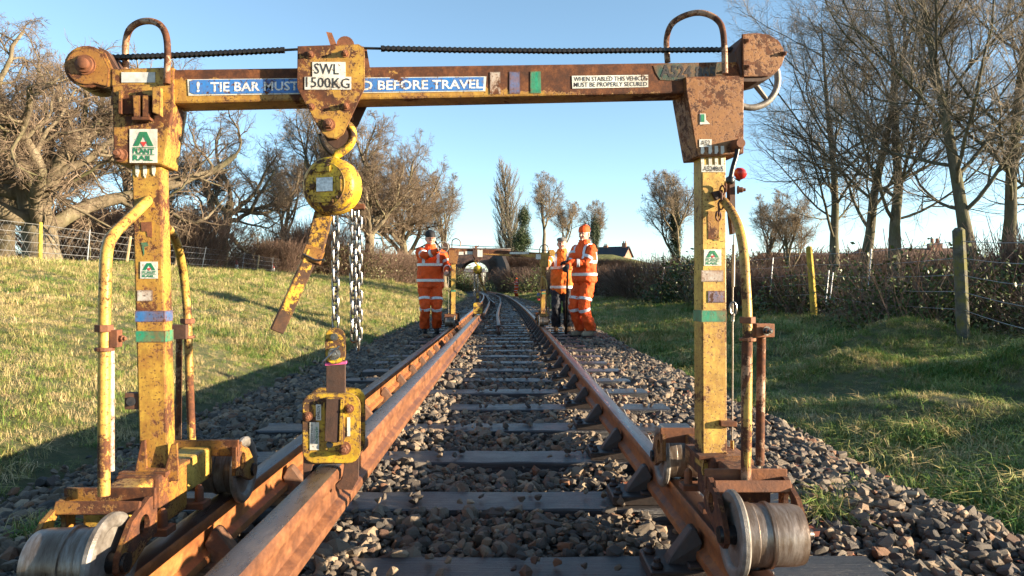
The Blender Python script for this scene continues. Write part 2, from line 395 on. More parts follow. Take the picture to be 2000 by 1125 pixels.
# ------------------------------------------------------------------ stones
t = NT('ballast_stone')
rnd = t.orand()
base = t.ramp(rnd, [(0, (.055, .05, .045)), (.28, (.135, .11, .088)), (.52, (.24, .18, .125)), (.68, (.085, .072, .062)), (.84, (.36, .27, .18)), (.92, (.20, .095, .05)), (1, (.075, .065, .06))])
mot = t.ramp(t.noise(45, 6, .7), [(.3, .45), (.7, 1.3)])
c = t.mix(1.0, base, mot, 'MULTIPLY'); t.bump(t.noise(90, 5, .7), .0025)
M['stone'] = t.set(c, .72, spec=.35)
stone_me = []
for k in range(12):
    bm = bmesh.new()
    el = Vector((1, .55 + .4 * random.random(), .42 + .35 * random.random()))
    for i in range(19):
        d = Vector((random.gauss(0, 1), random.gauss(0, 1), random.gauss(0, 1))).normalized()
        d = Vector([math.copysign(abs(q) ** .85, q) for q in d])
        bm.verts.new([d[j] * el[j] * (.8 + .3 * random.random()) * .5 for j in range(3)])
    r_ = bmesh.ops.convex_hull(bm, input=bm.verts)
    bmesh.ops.delete(bm, geom=[g for g in r_['geom_interior'] if isinstance(g, bmesh.types.BMVert)], context='VERTS')
    me = bpy.data.meshes.new('stone'); bm.to_mesh(me); bm.free(); me.materials.append(M['stone']); stone_me.append(me)
stone_pr = [proto('stone_shape', m) for m in stone_me]
SL0, SLD = 2.20, .755                         # first sleeper, spacing
def sleeper_dist(Y): return np.abs((np.asarray(Y) - SL0 + SLD / 2) % SLD - SLD / 2)
def bed_z(X, Y):
    """height of the stone surface: full cribs, a few heaps over the sleepers"""
    d = X - cx(Y)
    z = ground(X, Y) + .040 + .018 * vnoise(X, Y, 2.3, 5)
    heap = np.exp(-((d + .47) / .26) ** 2) * (.052 + .045 * vnoise(X, Y, 1.9, 6)) + np.exp(-((d + 1.2) / .30) ** 2) * (.030 + .05 * vnoise(X, Y, 1.4, 8)) + np.clip(.035 * vnoise(X, Y, 1.6, 11) - .008, 0, 1) + np.exp(-((d - .62) / .18) ** 2) * .02
    z = z + heap
    sl = (sleeper_dist(Y) < .135) & (np.abs(d) < 1.32)
    return np.where(sl & (z < .012), -9, z)
pts = []
def add_stones(y0, y1, sp, size):
    n = int((y1 - y0) * 4.2 / sp ** 2)
    Y = rng.uniform(y0, y1, n); d = rng.uniform(-2.2, 2.1, n); X = d + cx(Y)
    edge = np.maximum(0, np.abs(d) - 1.85)
    keep = rng.random(n) > edge / .5
    z = bed_z(X, Y); keep &= (z > -1)
    s_ = size * np.clip(rng.lognormal(-.05, .42, n), .35, 2.1)
    z = z + rng.uniform(-.028, .016, n)
    # rails and chairs keep clear
    for rx in (-.755, .755): keep &= ~((np.abs(d - rx) < .045))
    pts.append(np.stack([X, Y, z, s_], 1)[keep])
add_stones(1.0, 3.2, .0215, .041); add_stones(3.2, 6, .025, .043); add_stones(6, 10, .034, .052); add_stones(10, 18, .048, .060); add_stones(18, 60, .085, .075)
# strays lying on the sleepers
n = 520; Y = SL0 + SLD * rng.integers(-1, 14, n) + rng.uniform(-.1, .1, n); d = rng.uniform(-1.2, 1.2, n)
pts.append(np.stack([d + cx(Y), Y, np.full(n, .018), rng.uniform(.025, .052, n)], 1)[(np.abs(np.abs(d) - .755) > .12)])
# loose big ones on the right shoulder
n = 160; Y = rng.uniform(1.6, 6, n); d = rng.uniform(1.55, 2.25, n); X = d + cx(Y)
pts.append(np.stack([X, Y, ground(X, Y) + .02, rng.uniform(.05, .085, n)], 1))
pts = np.concatenate(pts); n = len(pts)
rots = rng.uniform(0, 6.28, (n, 3)); rots[:, :2] = rng.normal(0, .5, (n, 2))
scl = np.repeat(pts[:, 3:4], 3, 1) * rng.uniform(.85, 1.15, (n, 3)); pick = rng.integers(0, 12, n)
# the 300 that show largest become parts of their own
Yv = pts[:, 1]; Xv = pts[:, 0]; px_ = 989 + Xv / Yv * FPX; py_ = 558 + (.868 - pts[:, 2]) / Yv * FPX
vis = (px_ > 640) & (px_ < 1990) & (py_ < 1120) & (py_ > 600) & ((px_ < 1270) | (px_ > 1580)) & (pts[:, 2] > -.045)
score = np.where(vis, pts[:, 3] / Yv, 0); top = np.argsort(-score)[:300]
rest = np.ones(n, bool); rest[top] = False
for k in top:
    link('stone', stone_me[pick[k]], bed, pts[k, :3], rots[k], scl[k])
so = scatter('loose_stones', pts[rest, :3], rots[rest], scl[rest], stone_pr, pick[rest], parent=bed)

# ------------------------------------------------------------------ track
track = empty('railway_track'); tag(track, kind='structure')
def bullhead(c=Vector((0, 0, 0))):
    """cross-section points (x, z) of a bullhead rail, bottom at 0"""
    h = .145; prof = []
    half = [(.0, 0), (.026, 0), (.033, .006), (.035, .018), (.033, .030), (.012, .042), (.009, .055), (.009, .088), (.013, .100), (.034, .112), (.035, .120), (.035, .136), (.030, .143), (.020, .1455), (0, .146)]
    return half[1:-1] and ([(x, z) for x, z in half] + [(-x, z) for x, z in reversed(half[1:-1])])
BH = bullhead()
def sweep_rail(name, path, heads, mats, parent=None):
    """path: list of Vector (bottom centre); heads: direction angles"""
    n = len(BH); V = []; F = []; mi = []
    for p, a in zip(path, heads):
        for x, z in BH: V.append((p.x + x * math.cos(a), p.y + x * math.sin(a), p.z + z))
    for i in range(len(path) - 1):
        for j in range(n):
            j2 = (j + 1) % n; F.append((i * n + j, i * n + j2, (i + 1) * n + j2, (i + 1) * n + j))
            z = (BH[j][1] + BH[j2][1]) / 2; mi.append(1 if z > .1435 else 0)
    mb = MB(); mb.add(V, F); mb.m = mi
    mb.f.append(tuple(range(n))); mb.m.append(0); mb.f.append(tuple((len(path) - 1) * n + j for j in range(n))); mb.m.append(0)
    return mb.build(name, mats, parent, smooth=True)
yy = list(np.arange(-1.5, 16, 1.5)) + list(np.arange(16, 136, 3.0))
for off in (-.755, .755):
    path = []; hd = []
    for Y in yy:
        a = math.atan(-.0009 * max(0, Y - 12)); path.append(Vector((float(cx(Y)) + off, Y, .045))); hd.append(-a * 0)
    sweep_rail('rail', path, hd, [M['rail_rust'], M['rail_top']], track)
# sleepers
t = NT('sleeper_timber'); v = t.mapping((.35, 14, 6))
n_ = t.noise(7, 9, .75, v); rn = t.orand()
c = t.ramp(n_, [(.3, (.004, .004, .006)), (.52, (.016, .016, .020)), (.70, (.05, .049, .055))])
c = t.mix(t.math('MULTIPLY', rn, .4), c, (.04, .03, .028)); t.bump(n_, .010); t.b.inputs['Coat Weight'].default_value = .08; t.b.inputs['Coat Roughness'].default_value = .25
M['sleeper'] = t.set(c, t.ramp(t.noise(5, 4, .6), [(.35, .30), (.7, .5)]), spec=.7)
sl_me = []
for k in range(4):
    mb = MB(); L = 2.62; nseg = 14; V = []; F = []
    for i in range(nseg + 1):
        x = -L / 2 + L * i / nseg
        for j, (y, z) in enumerate([(-.125, -.12), (-.127, -.006), (-.117, .0), (-.04, .001), (.045, -.001), (.118, 0), (.127, -.007), (.125, -.12)]):
            V.append((x + (random.uniform(-.012, .012) if i in (0, nseg) else 0), y + random.uniform(-.004, .004), z + random.uniform(-.003, .002)))
    for i in range(nseg):
        for j in range(7): F.append((i * 8 + j, i * 8 + j + 1, i * 8 + 8 + j + 1, i * 8 + 8 + j))
    F.append(tuple(range(8))); F.append(tuple(nseg * 8 + j for j in reversed(range(8))))
    mb.add(V, F); o = mb.build('sleeper', M['sleeper'], track); sl_me.append(o.data); bpy.data.objects.remove(o)
# chairs: base plate, two jaws, oak key outside, screws
def chair_mesh(side, mats):
    """side=+1: inner jaw towards +x"""
    mb = MB()
    s_ = side
    mb.box((0, 0, .018), (.36, .19, .036)); mb.box((0, 0, .040), (.13, .16, .014))
    # inner jaw: rib that leans on the web and reaches up under the head
    for yy_ in (0,):
        f = [(s_ * .040, -.042, .03), (s_ * .122, -.032, .03), (s_ * .108, -.026, .055), (s_ * .046, -.024, .138), (s_ * .030, -.026, .140), (s_ * .014, -.042, .10)]
        b = [(x, -y, z) for x, y, z in f]; mb.prism(f, b)
    f = [(-s_ * .075, -.045, .03), (-s_ * .160, -.04, .03), (-s_ * .120, -.035, .115), (-s_ * .075, -.035, .120)]
    mb.prism(f, [(x, -y, z) for x, y, z in f])
    mb.box((-s_ * .043, 0, .092), (.052, .17, .062), mi=1)
    for xx in (-.155, .155): mb.lathe((xx, .06, .036), (0, 0, 1), [(0, .020), (.012, .020), (.012, .012), (.03, .011)], 8)
    for xx in (-.155, .155): mb.lathe((xx, -.06, .036), (0, 0, 1), [(0, .020), (.012, .020), (.012, .012), (.03, .011)], 8)
    o = mb.build('chair', mats, track, bevel=.006, seg=1); return o
M['key_wood'] = flat('oak_key', (.11, .065, .035), .7)
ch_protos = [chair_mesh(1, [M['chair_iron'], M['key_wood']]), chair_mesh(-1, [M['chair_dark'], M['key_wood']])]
for i, Y in enumerate(np.arange(SL0 - 2 * SLD, 122, SLD)):
    a = math.atan(.0009 * max(0, Y - 12)); X = float(cx(Y))
    s = link('sleeper', random.choice(sl_me), track, (X + random.uniform(-.03, .03), Y + random.uniform(-.012, .012), 0), (0, random.uniform(-.004, .004), a + random.uniform(-.008, .008)))
    if Y < 70:
        for k, off in ((0, -.755), (1, .755)):
            src = ch_protos[k]
            if i == 0: c_ = src
            else: c_ = src.copy(); col.objects.link(c_)
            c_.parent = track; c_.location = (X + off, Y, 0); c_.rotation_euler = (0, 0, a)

M['scrap_top'] = rust_mat('smooth_old_rail_head', (.018, .017, .02), (.03, .029, .032), (.055, .05, .05), 30, .62, .0003, 0)
M['loose_top'] = rust_mat('dull_rail_head', (.045, .032, .028), (.085, .064, .056), (.15, .12, .105), 46, .40, .0008, .2, (1, .3, 1))
# loose rails: the lifted one and the old ones in the four-foot
path = [Vector((-.494 + .0028 * max(0, 0), y, .222)) for y in np.arange(-1.5, 13.3, .8)]; path.append(Vector((-.494, 13.35, .222)))
lr = sweep_rail('lifted_rail', path, [0] * len(path), [M['rail_loose'], M['loose_top']])
tag(lr, 'long brown bullhead rail lifted off the sleepers between the two gantries', 'rail')
def lying_rail(pp, z0, label):
    path = [PZ(px, py, .16) for px, py in pp]
    # resample
    out = []
    for i in range(len(path) - 1):
        for q in range(4): out.append(path[i].lerp(path[i + 1], q / 4))
    out.append(path[-1])
    for p in out: p.z = z0
    hd = [math.atan2(-(out[min(i + 1, len(out) - 1)].x - out[max(i - 1, 0)].x), out[min(i + 1, len(out) - 1)].y - out[max(i - 1, 0)].y) for i in range(len(out))]
    o = sweep_rail('scrap_rail', out, hd, [M['rust_dark'], M['scrap_top']]); tag(o, label, 'rail', 'old rails left lying in the four-foot'); return o
lying_rail([(974, 636), (971, 615), (974, 600), (978, 590), (976, 581), (966, 575), (950, 571)], .02, 'old dark rail nearest the right running rail, curving away towards the bridge')
lying_rail([(945, 612), (953, 597), (956, 588), (950, 578), (936, 572)], .02, 'old dark rail lying just past the far end of the lifted rail')
lying_rail([(966, 592), (957, 584), (953, 579), (944, 574)], .02, 'short old rail lying between the other two scrap rails')
# ------------------------------------------------------------------ the near gantry
TH = math.atan2(.18, 1.56)
gan = empty('lifting_gantry', (GA, 2.06, 0), TH); GMI = rootmat(gan).inverted(); G3 = GMI.to_3x3()
def LP(px, py, v):
    o = GMI @ EYE; d = G3 @ ray(px, py); t_ = (v - o.y) / d.y; return o + d * t_
def LW(px, py, Y):               # local point of the pixel at world depth Y
    return GMI @ P(px, py, Y)
def poly(mb, pl, v0, v1, mi=0):
    f = [LP(x, y, v0) for x, y in pl]; return mb.prism(f, [Vector((p.x, v1, p.z)) for p in f], mi)
def pp(name, pl, v0, v1, mat, parent=None, bevel=.0015, label=None):
    mb = MB(); poly(mb, pl, v0, v1); return mb.build(name, mat, parent or gan, bevel=bevel, label=label)
def letters(s, x0, y0, x1, y1, v, mat, parent, bold=.012, corners=None):
    vs, fs = text_poly(s, bold)
    a = LP(x0, y1, v); b = LP(x1, y0, v)
    if corners: (c00, c10, c01, c11) = [LP(x, y, v) for x, y in corners]
    else: c00 = a; c11 = b; c10 = Vector((b.x, v, a.z)); c01 = Vector((a.x, v, b.z))
    mb = MB(); mb.add([c00.lerp(c10, x).lerp(c01.lerp(c11, x), y) for x, y in vs], fs)
    return mb.build('lettering', mat, parent)
def slab(name, x0, y0, x1, y1, v, mat, parent, th=.0012, pl=None):
    mb = MB(); poly(mb, pl or [(x0, y0), (x1, y0), (x1, y1), (x0, y1)], v - th, v); return mb.build(name, mat, parent)
tag(gan, 'large worn yellow rail lifting gantry in the foreground with SWL 1500KG plate', 'rail gantry', 'rail lifting gantries straddling the track')
VF = -.045
# crossbeam
def by(x): return 137 + (120 - 137) * (x - 215) / 1235          # top edge
def byb(x): return 203 + (182 - 203) * (x - 330) / 1005          # front bottom edge
beam = pp('crossbeam', [(215, by(215)), (1452, by(1452)), (1452, byb(1452)), (215, byb(215))], VF, .045, M['beam'], bevel=.006); print('BEAMZ', LP(700, by(700), VF).z, LP(700, byb(700), VF).z)
vs_ = VF - .0006
def band(x0, x1, mat, nm='paint_band'):
    return slab(nm, 0, 0, 0, 0, vs_, mat, beam, pl=[(x0, by(x0) + 14), (x1, by(x1) + 14), (x1 + 1, byb(x1) - 6), (x0, byb(x0) - 6)])
st = slab('warning_sticker', 0, 0, 0, 0, vs_, M['beam_sticker_white'], beam, pl=[(366, 155), (950, 149), (948, 178), (368, 187)])
slab('sticker_field', 0, 0, 0, 0, vs_ - .0012, M['beam_sticker_blue'], st, pl=[(371, 158), (378, 156), (945, 150.5), (944, 176), (380, 184), (371, 180)])
def bt(s, x0, x1, dy0, dy1, mat, par, bold=.02):
    yt = lambda x: 155 - 6 * (x - 366) / 584
    return letters(s, 0, 0, 0, 0, vs_ - .0030, mat, par, bold, corners=[(x0, yt(x0) + dy1), (x1, yt(x1) + dy1 - 1.5), (x0, yt(x0) + dy0), (x1, yt(x1) + dy0)])
bt('!', 384, 390, 4, 26, M['beam_letter_white'], st, .03); bt('TIE BAR MUST', 411, 583, 6, 25, M['beam_letter_white'], st); bt('D BEFORE TRAVEL', 708, 943, 6, 25, M['beam_letter_white'], st)
band(957, 977, M['white_band']); band(995, 1015, M['blue_band']); band(1036, 1056, M['green_band'])
s2_ = slab('notice_sticker', 0, 0, 0, 0, vs_, M['sticker_white'], beam, pl=[(1117, 148), (1266, 146), (1266, 170), (1118, 173)])
letters('WHEN STABLED THIS VEHICLE', 0, 0, 0, 0, vs_ - .0018, M['letter_black'], s2_, .006, corners=[(1121, 159), (1262, 157), (1121, 150), (1262, 148.5)])
letters('MUST BE PROPERLY SECURED', 0, 0, 0, 0, vs_ - .0018, M['letter_black'], s2_, .006, corners=[(1121, 170), (1264, 168), (1121, 161), (1264, 159.5)])
pt = slab('green_patch', 0, 0, 0, 0, vs_, M['dark_green'], beam, pl=[(1276, 128), (1300, 124), (1410, 121), (1412, 147), (1360, 150), (1322, 158), (1290, 156), (1281, 143)])
letters('A524 865', 1290, 130, 1398, 150, vs_ - .002, M['letter_black'], pt, .03)
# left head: box plate, bracket, stickers
lh = pp('head_plate', [(218, 166), (337, 163), (338, 205), (318, 322), (222, 318)], -.058, .058, M['yellow'], bevel=.003)
lw = pp('beam_collar', [(217, 134), (339, 131), (339, 168), (217, 171)], -.052, .052, M['yellow'], bevel=.003)
slab('blank_label', 237, 141, 303, 161, -.0527, M['pale_grey'], lw)
br = pp('bracket', [(233, 176), (312, 176), (312, 223), (233, 223)], -.066, -.058, M['yellow'])
mb = MB(); poly(mb, [(297, 170), (313, 170), (313, 226), (297, 219)], -.088, -.066); mb.build('bracket_cheek', M['yellow_side'], br, bevel=.001)
mb = MB(); poly(mb, [(231, 176), (237, 176), (237, 222), (231, 222)], -.080, -.066); mb.build('bracket_cheek', M['yellow'], br, bevel=.001)
mb = MB(); poly(mb, [(259, 186), (273, 186), (273, 228), (261, 228)], -.084, -.066); poly(mb, [(278, 186), (291, 186), (291, 228), (278, 228)], -.084, -.066); poly(mb, [(257, 228), (293, 228), (293, 234), (257, 234)], -.086, -.062); mb.build('latch_block', M['yellow_rusty'], br, bevel=.001)
def logo(par, x0, y0, x1, y1, v):
    s_ = slab('logo_sticker', x0, y0, x1, y1, v, M['sticker_white'], par); w_ = x1 - x0; h_ = y1 - y0
    X = lambda f: x0 + w_ * f
    Yq = lambda f: y0 + h_ * f
    vv = v - .0022
    mb = MB(); poly(mb, [(X(.38), Yq(.08)), (X(.62), Yq(.08)), (X(.86), Yq(.50)), (X(.68), Yq(.50)), (X(.5), Yq(.2)), (X(.32), Yq(.50)), (X(.14), Yq(.50))], vv, v - .0012); mb.build('letter_mark', M['letter_green'], s_)
    mb = MB(); poly(mb, [(X(.38), Yq(.38)), (X(.62), Yq(.38)), (X(.5), Yq(.53))], vv, v - .0012); mb.build('red_mark', M['letter_red'], s_)
    letters('PLANT', X(.12), Yq(.58), X(.88), Yq(.73), vv, M['letter_green'], s_, .03)
    letters('RAIL', X(.12), Yq(.79), X(.84), Yq(.93), vv, M['letter_green'], s_, .03)
    mb = MB(); poly(mb, [(X(.10), Yq(.54)), (X(.90), Yq(.54)), (X(.90), Yq(.56)), (X(.10), Yq(.56))], vv, v - .0012); poly(mb, [(X(.10), Yq(.75)), (X(.90), Yq(.75)), (X(.90), Yq(.77)), (X(.10), Yq(.77))], vv, v - .0012); mb.build('rule_line', M['letter_green'], s_)
    return s_
logo(gan, 253, 252, 307, 318, -.0587)
mb = MB(); mb.hexbolt(LP(236, 303, -.058), (0, -1, 0), .0135, .036); mb.build('pivot_bolt', M['rust'], gan)
# white weld-like marks under the heads
for (x, y0_, y1_) in ((268, 322, 346), (283, 322, 348), (300, 322, 344)):
    slab('paint_mark', 0, 0, 0, 0, -.0365, M['sticker_white'], gan, .001, pl=[(x - 4, y0_), (x + 3, y0_), (x + 4, (y0_ + y1_) / 2), (x + 1, y1_), (x - 3, y1_ - 5)])
for x in (1373, 1388, 1400, 1412):
    slab('paint_mark', 0, 0, 0, 0, -.0365, M['sticker_white'], gan, .001, pl=[(x - 4, 308), (x + 2, 308), (x + 3, 322), (x, 331), (x - 3, 329)])
    slab('paint_mark', 0, 0, 0, 0, -.0590, M['sticker_white'], gan, .001, pl=[(x - 4, 285), (x + 2, 285), (x + 3, 296), (x, 301), (x - 4, 300)])
# left sprocket housing
c = LP(170, 130, -.05); rr = (LP(215, 130, -.05) - c).length; fr = []
for k in range(22):
    a_ = math.radians(52 + 308 * k / 21 - 8)
    fr.append(Vector((c.x + math.cos(a_) * rr, -.05, c.z + math.sin(a_) * rr * .97)))
fr = [p for p in fr]
a0 = LP(217, 176, -.05); a1 = LP(221, 136, -.05); a2 = LP(205, 102, -.05)
out = [p for p in fr if not (p.x > c.x + rr * .55)]
out = [a0, a1, a2] + out
mb = MB(); mb.prism(out, [Vector((p.x, .05, p.z)) for p in out])
hs = mb.build('sprocket_housing', M['yellow'], gan, bevel=.002)
mb = MB(); inn = [Vector((c.x + (p.x - c.x) * .86, -.0535, c.z + (p.z - c.z) * .86)) for p in out]; mb.prism(inn, [Vector((p.x, -.05, p.z)) for p in inn]); mb.build('cover_plate', M['yellow_rusty'], hs)
mb = MB(); mb.lathe(LP(167, 127, -.053), (0, -1, 0), [(0, .026), (.004, .026), (.004, .022), (.010, .021), (.011, .015), (.020, .014), (.022, .011)], 24); mb.build('pivot_bolt', M['rust'], hs, smooth=True)
mb = MB(); poly(mb, [(190, 90), (210, 100), (232, 138), (224, 138), (203, 112)], -.045, .045); mb.build('guard_lip', M['rust_dark'], hs)
# right head and chain wheel cover
rh = pp('head_plate', [(1338, 150), (1453, 147), (1453, 270), (1453, 300), (1362, 306), (1340, 180)], -.058, .058, M['brown_head'], bevel=.003)
slab('torn_sticker', 0, 0, 0, 0, -.0587, M['sticker_white'], rh, pl=[(1367, 222), (1378, 222), (1379, 234), (1387, 242), (1367, 243)])
slab('number_sticker', 1366, 272, 1390, 287, -.0587, M['sticker_white'], rh); letters('A52', 1369, 274, 1387, 284, -.0610, M['letter_black'], rh)
slab('sticker_patch', 1369, 223, 1376, 238, -.0600, M['letter_green'], rh)
cv = pp('chain_cover', [(1450, 66), (1478, 64), (1502, 67), (1520, 78), (1531, 95), (1533, 110), (1527, 128), (1515, 142), (1500, 149), (1452, 150)], -.062, -.054, M['brown_head'], bevel=.002)
pp('cover_shell', [(1436, 100), (1452, 70), (1478, 66), (1502, 70), (1519, 80), (1530, 96), (1531, 112), (1524, 132), (1512, 146), (1500, 155), (1480, 160), (1450, 160)], -.054, .05, M['rust_dark'], bevel=.003)
for (x, y) in ((1459, 80), (1460, 131), (1531, 105)):
    mb = MB(); mb.hexbolt(LP(x, y, -.062), (0, -1, 0), .0055, .014); mb.build('cover_bolt', M['rust'], cv)
# hand wheel behind the right head
hw_c = LP(1465, 153, .115); hwr = .092
mb = MB(); mb.tube([hw_c + Vector((math.cos(q) * hwr, 0, math.sin(q) * hwr)) for q in np.linspace(0, 2 * math.pi, 40, endpoint=False)], .0105, 12, closed=True)
hw = mb.build('hand_wheel', M['wheel_steel'], gan, smooth=True)
for q in (R(-50), R(70), R(190)):
    mb = MB(); mb.tube([hw_c, hw_c + Vector((math.cos(q) * hwr, 0, math.sin(q) * hwr))], [.010, .007], 8); mb.build('spoke', M['wheel_steel'], hw, smooth=True)
mb = MB(); mb.cyl(hw_c + Vector((0, .012, 0)), hw_c - Vector((0, .07, 0)), .017); mb.build('hub', M['wheel_steel'], hw, smooth=True)
# hoops
def smooth_path(p, n=5):
    p = [Vector(q) for q in p]; out = []
    for i in range(len(p) - 1):
        a = p[max(i - 1, 0)]; b = p[i]; c_ = p[i + 1]; d = p[min(i + 2, len(p) - 1)]
        for k in range(n):
            t_ = k / n; out.append(.5 * ((2 * b) + (c_ - a) * t_ + (2 * a - 5 * b + 4 * c_ - d) * t_ ** 2 + (3 * b - a - 3 * c_ + d) * t_ ** 3))
    out.append(p[-1]); return out
def ptube(name, pts_, r, mat, parent=None, n=12, Y=False):
    f = LW if Y else LP
    mb = MB(); mb.tube(smooth_path([f(*q) for q in pts_]), r, n); return mb.build(name, mat, parent or gan, smooth=True)
ptube('lifting_hoop', [(246, 137, .035), (245, 92, .03), (252, 60, .02), (272, 44, .01), (298, 42, -.01), (318, 55, -.03), (327, 88, -.055), (326, 164, -.064)], .0088, M['brown_tube'])
ptube('lifting_hoop', [(1304, 122, .035), (1302, 76, .03), (1314, 45, .02), (1345, 28, .01), (1375, 26, -.01), (1402, 40, -.03), (1413, 68, -.055), (1416, 144, -.064)], .0088, M['brown_tube'])
# drive chain over the beam
chain_me = None
def roller_chain(pts_, n):
    global chain_me
    path = [LP(*q) for q in pts_]; seg = []
    L = sum((path[i + 1] - path[i]).length for i in range(len(path) - 1)); step = L / n
    if chain_me is None:
        mb = MB(); l = step
        mb.lathe((-l / 2, 0, 0), (0, 1, 0), [(-.007, .0036), (.007, .0036)], 8)
        for s_ in (-1, 1):
            mb.box((0, s_ * .0075, 0), (l * 1.25, .003, .0085)); mb.lathe((-l / 2, s_ * .0075, 0), (0, 1, 0), [(-.003, .0062), (.003, .0062)], 8)
        mb.box((0, 0, 0), (l, .008, .006))
        o = mb.build('chain_link', M['black_steel'], gan, smooth=False); chain_me = o.data; bpy.data.objects.remove(o)
    d = 0; i = 0
    for k in range(n):
        s_ = (k + .5) * step
        acc = 0
        for i in range(len(path) - 1):
            e = (path[i + 1] - path[i]).length
            if acc + e >= s_ or i == len(path) - 2: break
            acc += e
        q = path[i].lerp(path[i + 1], (s_ - acc) / e); dv = path[i + 1] - path[i]
        link('chain_link', chain_me, gan, q, (0, -math.atan2(dv.z, dv.x), 0))
roller_chain([(205, 113, 0), (330, 109, 0), (450, 103, 0), (553, 98, 0)], 37)
roller_chain([(748, 95, 0), (900, 98, 0), (1100, 100, 0), (1300, 98, 0), (1450, 97, 0)], 74)
mb = MB(); mb.cyl(LP(550, 98, 0), LP(590, 96, 0), .0035, 10); mb.cyl(LP(548, 98, 0), LP(556, 98, 0), .0085, 10); mb.build('tension_rod', M['black_steel'], gan)
mb = MB(); mb.cyl(LP(705, 94, 0), LP(750, 95, 0), .0035, 10); mb.cyl(LP(744, 95, 0), LP(751, 95, 0), .0085, 10); mb.build('tension_rod', M['black_steel'], gan)
# trolley
TO = [(581, 90), (700, 86), (710, 92), (712, 102), (712, 172), (670, 262), (655, 271), (640, 269), (626, 257), (583, 178), (580, 170)]
tro = pp('trolley_plate', TO, -.080, -.072, M['yellow'], bevel=.001)
TF = [LP(x, y, -.080) for x, y in TO]
def tback(v0, v1, nm, mat):
    mb = MB(); mb.prism([Vector((p.x, v0, p.z)) for p in TF], [Vector((p.x, v1, p.z)) for p in TF]); return mb.build(nm, mat, tro, bevel=.001)
tback(.072, .080, 'rear_plate', M['rust_dark'])
for (x, y, r_, h_) in ((607, 107, .0075, .020), (674, 105, .0075, .020), (608, 209, .0075, .020), (676, 208, .0075, .020), (643, 244, .0125, .030)):
    p = LP(x, y, -.080); mb = MB(); mb.hexbolt(p, (0, -1, 0), r_, h_); mb.cyl(p, p + Vector((0, .17, 0)), r_ * .8, 10); mb.build('through_bolt', M['rust'], tro)
s1 = slab('load_sticker', 610, 121, 675, 150, -.0806, M['sticker_white'], tro); letters('SWL', 614, 125, 662, 144, -.0826, M['letter_black'], s1, .0)
s1 = slab('load_sticker', 595, 150, 686, 175, -.0806, M['sticker_white'], tro); letters('1500KG', 598, 153, 683, 170, -.0826, M['letter_black'], s1, .0)
mb = MB(); poly(mb, [(637, 62), (648, 64), (657, 86), (645, 88)], -.02, .01); mb.build('release_lever', M['rust'], tro)
mb = MB(); mb.lathe(LP(676, 92, .01), (0, 1, 0), [(-.02, .024), (.02, .024)], 18); mb.build('chain_wheel', M['rust'], tro, smooth=True)
mb = MB(); poly(mb, [(708, 90), (716, 94), (722, 130), (718, 150), (706, 150)], .02, .03); mb.build('guide_tab', M['rust'], tro)
# posts
def post(pl, mat, hi=0):
    return pp('post', pl, -.035, .030, mat, bevel=.004)
pL = post([(256, 318), (313, 318), (328, 925), (273, 925)], M['yellow'])
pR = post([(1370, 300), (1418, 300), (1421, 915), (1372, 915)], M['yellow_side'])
def wrap(x0, x1, y0, y1, mat, par):
    mb = MB(); f = [LP(x, y, -.0358) for x, y in ((x0, y0), (x1, y0), (x1, y1), (x0, y1))]
    mb.prism(f, [Vector((p.x, .031, p.z)) for p in f]); return mb.build('paint_band', mat, par)
wrap(264.5, 322.3, 646, 669, M['green_band'], pL); wrap(263.5, 321.3, 607, 629, M['blue_band'], pL)
slab('paint_band', 268, 567, 298, 588, -.0358, M['white_band'], pL)
logo(pL, 274, 511, 308, 544, -.0358)
slab('paint_chip', 0, 0, 0, 0, -.0356, M['green_band'], pL, .0008, pl=[(275, 474), (288, 473), (290, 480), (282, 483), (281, 500), (277, 482)])
slab('paint_chip', 0, 0, 0, 0, -.0356, M['rust'], pL, .0008, pl=[(275, 434), (296, 433), (297, 446), (297, 464), (288, 462), (286, 452), (276, 452)])
wrap(1370.6, 1419.6, 606, 629, M['green_band'], pR); slab('paint_band', 1383, 568, 1416, 591, -.0358, M['blue_band'], pR)
slab('paint_band', 1370, 528, 1413, 550, -.0358, M['white_band'], pR)
logo(pR, 1375, 487, 1409, 519, -.0358)
s1 = slab('number_sticker', 1370, 322, 1415, 336, -.0358, M['sticker_white'], pR); letters('A524865', 1373, 325, 1413, 334, -.0380, M['letter_black'], s1, .01)
slab('paint_chip', 0, 0, 0, 0, -.0356, M['green_band'], pR, .0008, pl=[(1394, 458), (1402, 454), (1404, 462), (1399, 470), (1394, 470)])
slab('paint_chip', 0, 0, 0, 0, -.0356, M['yellow_rusty'], pR, .0008, pl=[(1382, 412), (1405, 414), (1404, 470), (1383, 466)])
# gusset flanges along the posts' foot
pp('foot_gusset', [(262, 925), (275, 862), (283, 860), (286, 915), (322, 915), (334, 868), (345, 866), (348, 940), (262, 940)], -.05, -.038, M['yellow_rusty'])
pp('foot_gusset', [(1372, 918), (1376, 890), (1384, 905), (1410, 902), (1418, 884), (1424, 886), (1432, 925), (1374, 930)], -.05, -.038, M['yellow_side'])
